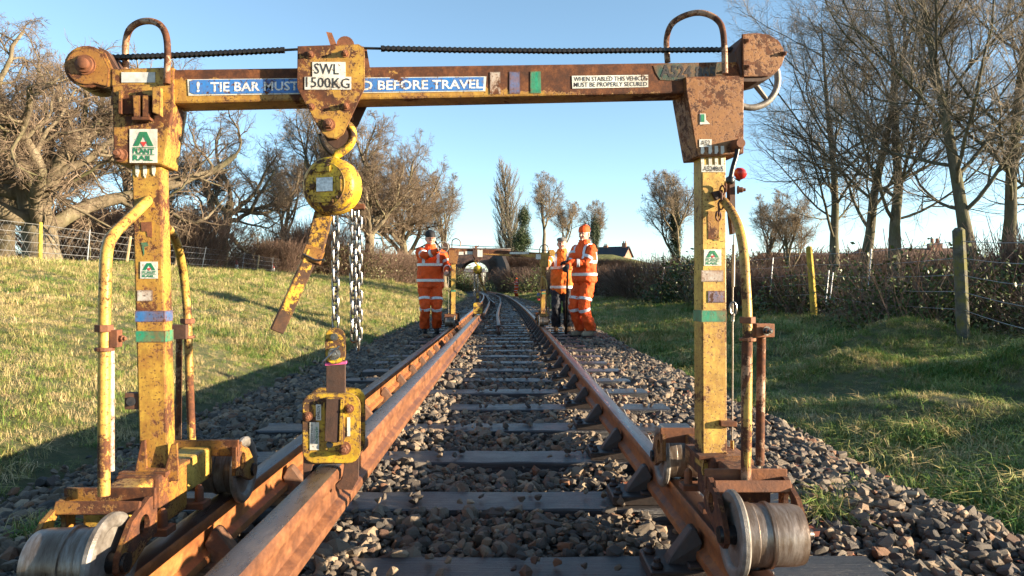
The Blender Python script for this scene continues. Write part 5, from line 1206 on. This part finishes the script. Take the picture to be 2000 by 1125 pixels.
def tuft(seed, n, h, spread, lean, wd):
    g = np.random.default_rng(seed); b = g.normal(0, spread, (n, 3)); b[:, 2] = -.01
    az = g.uniform(0, 6.28, n); d = np.stack([np.cos(az), np.sin(az), np.zeros(n)], 1); hh = h * g.uniform(.45, 1.15, (n, 1)); ln = lean * g.uniform(.2, 1.3, (n, 1)); wv = np.stack([-np.sin(az), np.cos(az), np.zeros(n)], 1) * wd
    m_ = b + d * hh * ln * .35 + np.array([0, 0, 1]) * hh * .62; tp = b + d * hh * ln + np.array([0, 0, 1]) * hh * np.clip(1.05 - ln * .55, .15, 1)
    V = np.stack([b - wv, b + wv, m_ + wv * .8, m_ - wv * .8, tp + wv * .15, tp - wv * .15], 1).reshape(-1, 3); k = np.arange(n)[:, None] * 6
    F = np.concatenate([k + [0, 1, 2, 3], k + [3, 2, 4, 5]]); return np_mesh('grass_tuft', V, F, M['grass'])
tufts = [proto('tuft_shape', tuft(30 + i, 34, .16, .065, [.7, 1.2, 1.7, 1.0, 2.0][i], .0024)) for i in range(5)]
TP = []
def add_tufts(x0, x1, y0, y1, dens, size, left):
    n = int((x1 - x0) * (y1 - y0) * dens); d = rng.uniform(x0, x1, n); Y = rng.uniform(y0, y1, n); X = d + cx(Y) - GA
    edge = (-2.35 - d) if left else (d - 2.0); n_ = vnoise(X, Y, 3.1, 9) * .16; keep = edge + n_ > rng.random(n) * .5 - .05
    hv = (.75 + .35 * vnoise(X, Y, 1.1, 3) if left else .85 + .55 * vnoise(X, Y, 1.9, 3) + .35 * vnoise(X, Y, .8, 7)) + rng.normal(0, .2, n)
    TP.append(np.stack([X, Y, ground(X, Y) - .01, np.clip(hv, .3, 1.45) * size], 1)[keep])
add_tufts(-5.5, -2.2, 2.6, 9, 290, .42, True); add_tufts(-9, -2.2, 9, 18, 120, .68, True); add_tufts(-9, -5.5, 4, 9, 150, .6, True)
add_tufts(-14.6, -9, 9, 30, 55, 1.15, True); add_tufts(-9, -2.2, 18, 40, 34, 1.15, True); add_tufts(-15, -2.2, 40, 110, 7, 1.7, True); add_tufts(-14.6, -9, 30, 40, 30, 1.4, True)
add_tufts(1.95, 5.0, 2.4, 9, 300, .52, False); add_tufts(5, 9, 5, 9, 170, .65, False); add_tufts(1.95, 7.0, 9, 18, 95, .9, False); add_tufts(1.95, 7, 18, 40, 34, 1.1, False); add_tufts(1.95, 6, 40, 110, 9, 1.5, False)
# tufts that have come up in the ballast
for (px, py, n, s) in ((1610, 998, 26, .55), (1640, 965, 22, .35), (1590, 985, 10, .4), (1690, 985, 10, .3), (1350, 925, 0, .3), (80, 1040, 14, .45), (250, 900, 12, .4), (1060, 0, 0, 0)):
    for k in range(n):
        q = PZ(px + random.gauss(0, 18), py + random.gauss(0, 9), -.04); TP.append(np.array([[q.x, q.y, -.045 if abs(q.x) < 1.8 else gz(q.x, q.y) + .03, s * random.uniform(.7, 1.3)]]))
TP = np.concatenate(TP); n = len(TP); print('tufts', n)
rt = np.zeros((n, 3)); rt[:, 2] = rng.uniform(0, 6.28, n); rt[:, :2] = rng.normal(0, .18, (n, 2))
gs = scatter('grass', TP[:, :3], rt, np.repeat(TP[:, 3:4], 3, 1) * np.stack([np.full(n, 1.25), np.full(n, 1.25), np.ones(n)], 1), tufts, rng.integers(0, 5, n), label='short winter grass on the bank and the verge', cat='grass')
# dead leaves on the ballast
M['dead_leaf'] = flat('dead_leaf', (.26, .08, .035), .7, vary=.5, scale=3)
n = 500; Y = rng.uniform(1.6, 9, n); d = rng.uniform(-.6, 2.2, n); X = d + cx(Y); z = ground(X, Y) + .055; a_ = rng.uniform(0, 6.28, n); s_ = rng.uniform(.008, .018, n)
V = np.stack([np.stack([X + s_ * np.cos(a_ + q) * r_, Y + s_ * np.sin(a_ + q) * r_, z + rng.uniform(0, .012, n)], 1) for q, r_ in ((0, 1.5), (1.57, .8), (3.14, 1.5), (4.71, .8))], 1).reshape(-1, 3)
dl = link('dead_leaves', np_mesh('dead_leaves', V, np.arange(n * 4).reshape(-1, 4), M['dead_leaf'])); tag(dl, 'small reddish dead leaves strewn over the ballast', 'leaves', kind='stuff')
# ------------------------------------------------------------------ people
def cloth(name, c, fold=.012, rough=.75, dirt=.5):
    t = NT(name); n_ = t.noise(3.5, 5, .6); f_ = t.noise(9, 3, .5, t.mapping((1.6, 1.6, .55)), dist=.6)
    cc = t.ramp(n_, [(.3, tuple(x * (1 - dirt) for x in c)), (.65, c)]); t.bump(f_, fold * 2.2, .8); return t.set(cc, rough, spec=.3)
M['orange'] = cloth('orange_hi_vis_cloth', (.84, .095, .012)); M['orange2'] = cloth('worn_orange_cloth', (.78, .17, .02)); M['reflect'] = flat('reflective_tape', (.55, .55, .56), .35, .15, vary=.12)
M['skin'] = flat('skin', (.52, .27, .19), .5, vary=.12, scale=20); M['black_cloth'] = cloth('black_cloth', (.014, .014, .017)); M['navy'] = cloth('dark_navy_cloth', (.022, .024, .034))
M['boot_tan'] = cloth('tan_boot_leather', (.34, .17, .07), .004); M['boot_pale'] = cloth('muddy_pale_boot', (.28, .21, .14), .004); M['hair_grey'] = flat('grey_hair', (.32, .30, .28), .7); M['hair_dark'] = flat('dark_hair', (.03, .02, .016), .6)
M['cap_grey'] = cloth('grey_tweed_cap', (.15, .14, .13), .004); M['lens'] = flat('spectacle_frame', (.02, .02, .02), .3); M['mouth'] = flat('lips', (.35, .12, .10), .5); M['eye'] = flat('eye_dark', (.02, .015, .012), .3)
def remesh(o, vox, smooth_=3, disp=0, dscale=.16):
    m_ = o.modifiers.new('weld', 'REMESH'); m_.mode = 'VOXEL'; m_.voxel_size = vox; m_.use_smooth_shade = True
    s_ = o.modifiers.new('soften', 'SMOOTH'); s_.iterations = smooth_; s_.factor = .5
    if disp:
        tx = bpy.data.textures.new('folds', 'CLOUDS'); tx.noise_scale = dscale; tx.noise_depth = 2
        d_ = o.modifiers.new('folds', 'DISPLACE'); d_.texture = tx; d_.strength = disp; d_.mid_level = .5; d_.texture_coords = 'LOCAL'
def ring_tube(mb, rings, n=16, caps=True):
    """rings: (x, y, z, rx, ry) horizontal ellipses"""
    vs = []
    for (x, y, z, rx, ry) in rings:
        for j in range(n):
            q = 2 * math.pi * j / n; vs.append((x + math.cos(q) * rx, y + math.sin(q) * ry, z))
    fs = [(i * n + j, i * n + (j + 1) % n, (i + 1) * n + (j + 1) % n, (i + 1) * n + j) for i in range(len(rings) - 1) for j in range(n)]
    if caps: fs += [tuple(reversed(range(n))), tuple((len(rings) - 1) * n + j for j in range(n))]
    mb.add(vs, fs)
def ik(a, b, l1, l2, hint):
    a = Vector(a); b = Vector(b); d = b - a; L = min(d.length, (l1 + l2) * .995); dn = d.normalized(); b = a + dn * L
    x = (l1 * l1 - l2 * l2 + L * L) / (2 * L); h = math.sqrt(max(0, l1 * l1 - x * x)); hv = Vector(hint); hv = (hv - dn * hv.dot(dn)).normalized(); return a + dn * x + hv * h, b
def person(label, loc, rz, H, hands, hints, feet, jacket='orange', trousers='orange', hem=.80, hat=None, gloves=None, boots='black_cloth', head_yaw=0, fat=1.0, glasses=False, legbands=True, braces=True, hair='hair_dark', vox=.0065, far=False, face_tilt=0, cat='person', grip=True):
    """built facing -Y, standing on z = 0, 1.75 m tall, then scaled"""
    p = empty('person', loc, rz); p.scale = (H / 1.75,) * 3; tag(p, label, cat)
    I = (Matrix.Translation(loc) @ Matrix.Rotation(rz, 4, 'Z') @ Matrix.Scale(H / 1.75, 4)).inverted()
    S_ = [Vector((-.185 * fat, .0, 1.415)), Vector((.185 * fat, .0, 1.415))]; W_ = []; E_ = []
    for s_, hd_, hi_ in zip(S_, hands, hints):
        e_, w_ = ik(s_, I @ Vector(hd_), .285, .265, hi_); E_.append(e_); W_.append(w_)
    Hp = [Vector((-.095, .0, .90)), Vector((.095, .0, .90))]; K_ = []; A_ = []
    for h_, f_ in zip(Hp, feet): a_ = Vector((f_[0], f_[1], .085)); k_, a_ = ik(h_, a_, .44, .42, (0, -1, 0)); K_.append(k_); A_.append(a_)
    # body: one continuous skin
    mb = MB(); hx, hy = 0, -.015
    ring_tube(mb, [(0, .0, .86, .15, .11), (0, 0, .95, .16, .115), (0, 0, 1.10, .14, .10), (0, 0, 1.28, .165, .11), (0, 0, 1.40, .17, .09), (0, 0, 1.455, .085, .06), (0, .0, 1.49, .056, .056), (0, -.005, 1.56, .052, .056)])
    cy, sy = math.cos(head_yaw), math.sin(head_yaw)
    def hp(x, y, z): return Vector((hx + x * cy - y * sy, hy + x * sy + y * cy, z))
    hr = [(.0, 1.522, .030, .038), (-.006, 1.535, .048, .062), (-.004, 1.56, .060, .078), (0, 1.60, .070, .090), (.004, 1.64, .0755, .0955), (.006, 1.68, .076, .097), (.008, 1.715, .068, .088), (.010, 1.738, .048, .062), (.010, 1.75, .02, .026)]
    vs = []; n = 20
    for (yo, z, rx, ry) in hr:
        for j in range(n):
            q = 2 * math.pi * j / n; x = math.cos(q) * rx; y = math.sin(q) * ry + yo
            if y < 0: y *= .98; x *= 1 - .10 * max(0, (1.60 - z) / .08) * (abs(math.sin(q)))
            vs.append(hp(x, y, z))
    fs = [(i * n + j, i * n + (j + 1) % n, (i + 1) * n + (j + 1) % n, (i + 1) * n + j) for i in range(len(hr) - 1) for j in range(n)] + [tuple(reversed(range(n))), tuple((len(hr) - 1) * n + j for j in range(n))]
    mb.add(vs, fs)
    mb.tube([hp(0, -.085, 1.655), hp(0, -.100, 1.63), hp(0, -.116, 1.607), hp(0, -.098, 1.598)], [.007, .010, .015, .010], 8)      # nose
    mb.tube([hp(-.038, -.088, 1.662), hp(0, -.094, 1.664), hp(.038, -.088, 1.662)], [.008, .007, .008], 8)                         # brow
    mb.tube([hp(-.020, -.088, 1.545), hp(.020, -.088, 1.545)], .014, 8)                                                           # chin
    for s_ in (-1, 1):
        mb.tube([hp(s_ * .074, .0, 1.60), hp(s_ * .083, .006, 1.625), hp(s_ * .084, .010, 1.65), hp(s_ * .075, .004, 1.665)], [.008, .013, .013, .007], 8)   # ears
        mb.tube([hp(s_ * .040, -.078, 1.608), hp(s_ * .034, -.080, 1.60)], .018, 8)                                               # cheeks
    hand_mb = mb if gloves is None else MB()
    for i in (0, 1):
        mb.tube([S_[i], S_[i].lerp(E_[i], .5), E_[i], E_[i].lerp(W_[i], .5), W_[i]], [.052, .046, .038, .036, .026], 12)
        fw = (W_[i] - E_[i]).normalized(); pal = (W_[i] + fw * .085); sd = fw.cross(Vector((0, 0, 1)));
        if sd.length < .2: sd = Vector((1, 0, 0))
        sd = sd.normalized(); nm_ = sd.cross(fw).normalized(); k = .012 if gloves else 0
        hand_mb.tube([W_[i] - fw * .02, W_[i] + fw * .02, W_[i] + fw * .06, pal], [(.024 + k, .020 + k), (.032 + k, .020 + k), (.040 + k, .018 + k), (.040 + k, .014 + k)], 12)
        cl_ = -1 if nm_.z > 0 else 1
        for q, (o_, ln) in enumerate(((-.030, .062), (-.010, .072), (.010, .068), (.030, .055))):     # curled fingers
            b = pal + sd * o_ - fw * .012; c1 = b + fw * ln * .5 + nm_ * cl_ * .006; c2 = c1 + (fw * .25 + nm_ * cl_ * .9).normalized() * ln * .42; c3 = c2 + (-fw * .6 + nm_ * cl_ * .5).normalized() * ln * .3
            hand_mb.tube([b, c1, c2, c3], [.0105 + k * .4, .0098 + k * .4, .009 + k * .4, .008 + k * .4], 8)
        ts = -1 if i else 1; b = W_[i] + fw * .025 + sd * ts * .026; c1 = b + (fw + sd * ts * .8).normalized() * .036; c2 = c1 + (fw + nm_ * cl_ * .8).normalized() * .030
        hand_mb.tube([b, c1, c2], [.014 + k * .4, .012 + k * .4, .009 + k * .4], 8)
    for i in (0, 1):
        mb.tube([Hp[i], Hp[i].lerp(K_[i], .5), K_[i], K_[i].lerp(A_[i], .4), A_[i]], [.085, .072, .055, .052, .035], 12)
        mb.tube([A_[i] + Vector((0, .03, -.03)), A_[i] + Vector((0, -.06, -.045)), A_[i] + Vector((0, -.15, -.055))], [(.035, .03), (.040, .025), (.03, .018)], 10)
    o = mb.build('body', M['skin'], p); remesh(o, vox)
    if gloves: g_ = hand_mb.build('gloves', M[gloves], p); remesh(g_, .006)
    for s_ in (-1, 1):
        mb = MB(); mb.tube([hp(s_ * .030 - .012, -.0905, 1.640), hp(s_ * .030 + .012, -.0905, 1.640)], .0048, 8); mb.build('eye', M['eye'], p, smooth=True)
        mb = MB(); mb.tube([hp(s_ * .030 - .018, -.094, 1.661), hp(s_ * .030 + .018, -.094, 1.661)], .0035, 6); mb.build('eyebrow', M[hair], p, smooth=True)
    mb = MB(); mb.tube([hp(-.024, -.088, 1.574), hp(0, -.0935, 1.571), hp(.024, -.088, 1.574)], [.003, .0055, .003], 8); mb.build('mouth', M['mouth'], p, smooth=True)
    if glasses:
        mb = MB()
        for s_ in (-1, 1):
            mb.tube([hp(s_ * .032 + .023 * math.cos(q), -.104, 1.640 + .017 * math.sin(q)) for q in np.linspace(0, 6.283, 14, endpoint=False)], .002, 5, closed=True); mb.tube([hp(s_ * .055, -.104, 1.645), hp(s_ * .08, .0, 1.65)], .002, 5)
        mb.tube([hp(-.010, -.105, 1.643), hp(.010, -.105, 1.643)], .002, 5); mb.build('glasses', M['lens'], p)
    # hair under the hat
    mb = MB(); vs = []; zz = [(1.60, 1.0, .30), (1.64, 1.03, .12), (1.68, 1.04, 0), (1.72, 1.05, 0), (1.755, .8, 0)]
    for (z, k, _) in zz:
        for j in range(n):
            q = 2 * math.pi * j / n; rx = .078 * k; ry = .098 * k; y = math.sin(q) * ry + .01
            if z < 1.69 and y < -.01: y = -.01; 
            vs.append(hp(math.cos(q) * rx, y, z))
    fs = [(i * n + j, i * n + (j + 1) % n, (i + 1) * n + (j + 1) % n, (i + 1) * n + j) for i in range(len(zz) - 1) for j in range(n)] + [tuple(reversed(range(n))), tuple((len(zz) - 1) * n + j for j in range(n))]
    mb.add(vs, fs); mb.build('hair', M[hair], p, smooth=True)
    if hat:
        kind, mt = hat; mb = MB(); vs = []
        if kind == 'beanie': zz = [(1.672, 1.10), (1.70, 1.13), (1.735, 1.10), (1.765, .92), (1.785, .60), (1.792, .2)]
        else: zz = [(1.688, 1.08), (1.705, 1.20), (1.725, 1.24), (1.745, 1.10), (1.757, .75), (1.76, .2)]
        for (z, k) in zz:
            for j in range(n):
                q = 2 * math.pi * j / n; y = math.sin(q) * .098 * k + .008 - (.018 if kind == 'cap' and math.sin(q) < 0 else 0); vs.append(hp(math.cos(q) * .078 * k, y, z + (.012 * math.sin(q) if kind == 'beanie' else .008 * math.sin(q))))
        fs = [(i * n + j, i * n + (j + 1) % n, (i + 1) * n + (j + 1) % n, (i + 1) * n + j) for i in range(len(zz) - 1) for j in range(n)] + [tuple(reversed(range(n))), tuple((len(zz) - 1) * n + j for j in range(n))]
        mb.add(vs, fs); ho = mb.build('woolly_hat' if kind == 'beanie' else 'flat_cap', M[mt], p, smooth=True)
        if kind == 'cap':
            mb = MB(); mb.prism([hp(-.06, -.085, 1.690), hp(.06, -.085, 1.690), hp(.045, -.135, 1.683), hp(-.045, -.135, 1.683)], [hp(-.06, -.085, 1.704), hp(.06, -.085, 1.704), hp(.045, -.135, 1.692), hp(-.045, -.135, 1.692)]); mb.build('peak', M[mt], ho, bevel=.004)
    # jacket
    f_ = fat; tor = [(hem, .205 * f_, .155 * f_), (hem + .03, .215 * f_, .162 * f_), (.98, .212 * f_, .16 * f_), (1.10, .205 * f_, .158 * f_), (1.22, .208 * f_, .155 * f_), (1.33, .208 * f_, .140), (1.42, .190 * f_, .115), (1.465, .125, .095), (1.50, .088, .088), (1.55, .088, .092)]
    mb = MB(); ring_tube(mb, [(0, -.01, z, rx, ry) for z, rx, ry in tor], 24)
    for i in (0, 1): mb.tube([S_[i] + Vector((.05 if i == 0 else -.05, 0, .01)), S_[i].lerp(E_[i], .12), S_[i].lerp(E_[i], .6), E_[i], E_[i].lerp(W_[i], .5), W_[i] - (W_[i] - E_[i]).normalized() * .015], [.075, .082, .074, .068, .062, .052], 14)
    o = mb.build('jacket', M[jacket], p); remesh(o, .013, 3, .048, .10)
    def tz(z): # radii at a height
        zs = [q[0] for q in tor]; return float(np.interp(z, zs, [q[1] for q in tor])), float(np.interp(z, zs, [q[2] for q in tor]))
    def belt(z, par=o, w_=.05):
        rx, ry = tz(z); mb = MB(); ring_tube(mb, [(0, -.01, z - w_ / 2, rx + .006, ry + .006), (0, -.01, z - w_ / 2 + .004, rx + .012, ry + .012), (0, -.01, z + w_ / 2 - .004, rx + .012, ry + .012), (0, -.01, z + w_ / 2, rx + .006, ry + .006)], 28); mb.build('reflective_band', M['reflect'], par, smooth=True)
    belt(hem + .13); belt(1.19)
    if braces:
        for s_ in (-1, 1):
            mb = MB(); pth = []
            for z, yk in ((1.20, -1), (1.28, -1), (1.36, -1), (1.42, -.95), (1.462, -.5), (1.475, 0), (1.462, .5), (1.42, .95), (1.36, 1), (1.20, 1)):
                rx, ry = tz(min(z, 1.42)); x = s_ * .115 * f_; yy_ = ry * math.sqrt(max(.05, 1 - (x / rx) ** 2)) + .014; pth.append(Vector((x, -.01 + yk * yy_, z + .006)))
            for a, b in zip(pth, pth[1:]): mb.bar(a, b + (b - a) * .08, .05, .006, (1, 0, 0))
            vs2 = MB()
            for a, b in zip(pth, pth[1:]):
                d = Vector((.025, 0, 0)); nn = (b - a).cross(Vector((1, 0, 0))).normalized() * .004
                vs2.prism([a - d - nn, a + d - nn, b + d - nn, b - d - nn], [a - d + nn, a + d + nn, b + d + nn, b - d + nn])
            vs2.build('reflective_brace', M['reflect'], o)
    for i in (0, 1):
        for (a, b, t_, r_) in ((S_[i], E_[i], .62, .080), (E_[i], W_[i], .42, .069)):
            if a is E_[i] and not braces: continue
            c_ = a.lerp(b, t_); d = (b - a).normalized() * .025; mb = MB(); mb.tube([c_ - d, c_ - d * .8, c_ + d * .8, c_ + d], [r_ - .008, r_, r_, r_ - .008], 18); mb.build('reflective_band', M['reflect'], o, smooth=True)
    mb = MB(); rx, ry = tz(1.1); mb.prism([(-.012, -.01 - ry - .012, hem + .02), (.012, -.01 - ry - .012, hem + .02), (.012, -.125, 1.47), (-.012, -.125, 1.47)], [(-.012, -.01 - ry, hem + .02), (.012, -.01 - ry, hem + .02), (.012, -.10, 1.47), (-.012, -.10, 1.47)]); mb.build('zip_flap', M[jacket], o)
    mb = MB(); mb.tube([hp(.088 * math.cos(q), .085 * math.sin(q) - .0, 1.500 + .02 * math.sin(q)) for q in np.linspace(R(-60), R(240), 16)], [(.014, .024)] * 16, 8); mb.build('collar', M[jacket], o, smooth=True)
    # trousers
    mb = MB(); ring_tube(mb, [(0, 0, .84, .16 * f_, .125 * f_), (0, 0, .90, .175 * f_, .135 * f_), (0, 0, .99, .165 * f_, .13 * f_)], 20)
    for i in (0, 1): mb.tube([Hp[i] + Vector((0, 0, .02)), Hp[i].lerp(K_[i], .3), Hp[i].lerp(K_[i], .8), K_[i], K_[i].lerp(A_[i], .5), A_[i] + Vector((0, 0, .05)), A_[i] + Vector((0, .0, .0))], [.100 * f_, .104 * f_, .092 * f_, .088, .086, .086, .080], 16)
    o2 = mb.build('trousers', M[trousers], p); remesh(o2, .013, 3, .052, .085)
    if legbands:
        for i in (0, 1):
            for a, b, t_, r_ in ((Hp[i], K_[i], .72, .100 * f_), (K_[i], A_[i], .12, .094)):
                c_ = a.lerp(b, t_); d = (b - a).normalized() * .025; mb = MB(); mb.tube([c_ - d, c_ - d * .8, c_ + d * .8, c_ + d], [r_ - .006, r_ + .004, r_ + .004, r_ - .006], 18); mb.build('reflective_band', M['reflect'], o2, smooth=True)
    for i in (0, 1):
        a = A_[i]; tall = boots == 'boot_tan'; mb = MB(); mb.tube([a + Vector((0, .012, .22 if tall else .06)), a + Vector((0, .012, .05)), a + Vector((0, .015, -.03)), a + Vector((0, -.02, -.042)), a + Vector((0, -.09, -.045)), a + Vector((0, -.165, -.052)), a + Vector((0, -.20, -.060))], [.066, .058, (.050, .045), (.050, .042), (.050, .038), (.046, .032), (.028, .018)], 14)
        bo = mb.build('boot', M[boots], p); remesh(bo, .008); mb = MB(); mb.box(a + Vector((0, -.075, -.079)), (.098, .29, .016)); mb.build('sole', M['black_cloth'], bo, bevel=.006)
    return p
zb = .015
def W(px, py, Y): return P(px, py, Y)
person('worker with black beanie and glasses in full orange, hand on the far gantry wheel', (-1.355, 12.98, zb), R(8), 1.80, (W(857, 488, 12.62), W(872, 530, 12.70)), ((-1, -.2, -1), (.6, .8, -.8)), ((-.10, .0), (.11, .03)), hat=('beanie', 'black_cloth'), glasses=True, hem=.79, fat=1.08, head_yaw=R(10))
person('older worker in a grey flat cap, orange coat, dark trousers and tan boots', (1.035, 13.55, zb), R(-6), 1.74, (W(1066, 522, 13.0), W(1104, 520, 13.15)), ((-1, .4, -.6), (1, .2, -.7)), ((-.11, 0), (.12, .0)), jacket='orange2', trousers='navy', hem=.70, hat=('cap', 'cap_grey'), boots='boot_tan', hair='hair_grey', legbands=False, head_yaw=R(-2))
person('worker in an orange woolly hat turned towards the others with black gloves', (1.325, 12.3, zb), R(-52), 1.84, (W(1107, 522, 12.0), W(1110, 513, 12.1)), ((-.6, .8, -.7), (.6, .5, -.9)), ((-.11, 0), (.11, .03)), hat=('beanie', 'orange'), gloves='black_cloth', boots='boot_pale', hem=.86, fat=1.06, head_yaw=R(18), hair='hair_grey')
fx = P(1009, 560, 66); person('distant lone worker in orange standing near the bridge', (fx.x, 66, gz(fx.x, 66) + .02), R(-60), 1.72, ((fx.x - .3, 65.6, 1.15), (fx.x - .2, 65.5, 1.15)), ((-.6, .8, -.7), (.6, .5, -.9)), ((-.10, 0), (.14, .05)), hat=('beanie', 'orange'), vox=.012)
# long bar held upright
a = P(1109, 512, 12.05); b = PZ(1105, 652, .04); mb = MB(); mb.tube([b, b.lerp(a, .5), a + (a - b).normalized() * .10], [.022, .018, .014], 8)
o = mb.build('track_bar', M['black_steel'], smooth=True); tag(o, 'long dark steel bar held upright under black gloves between the two men', 'bar')
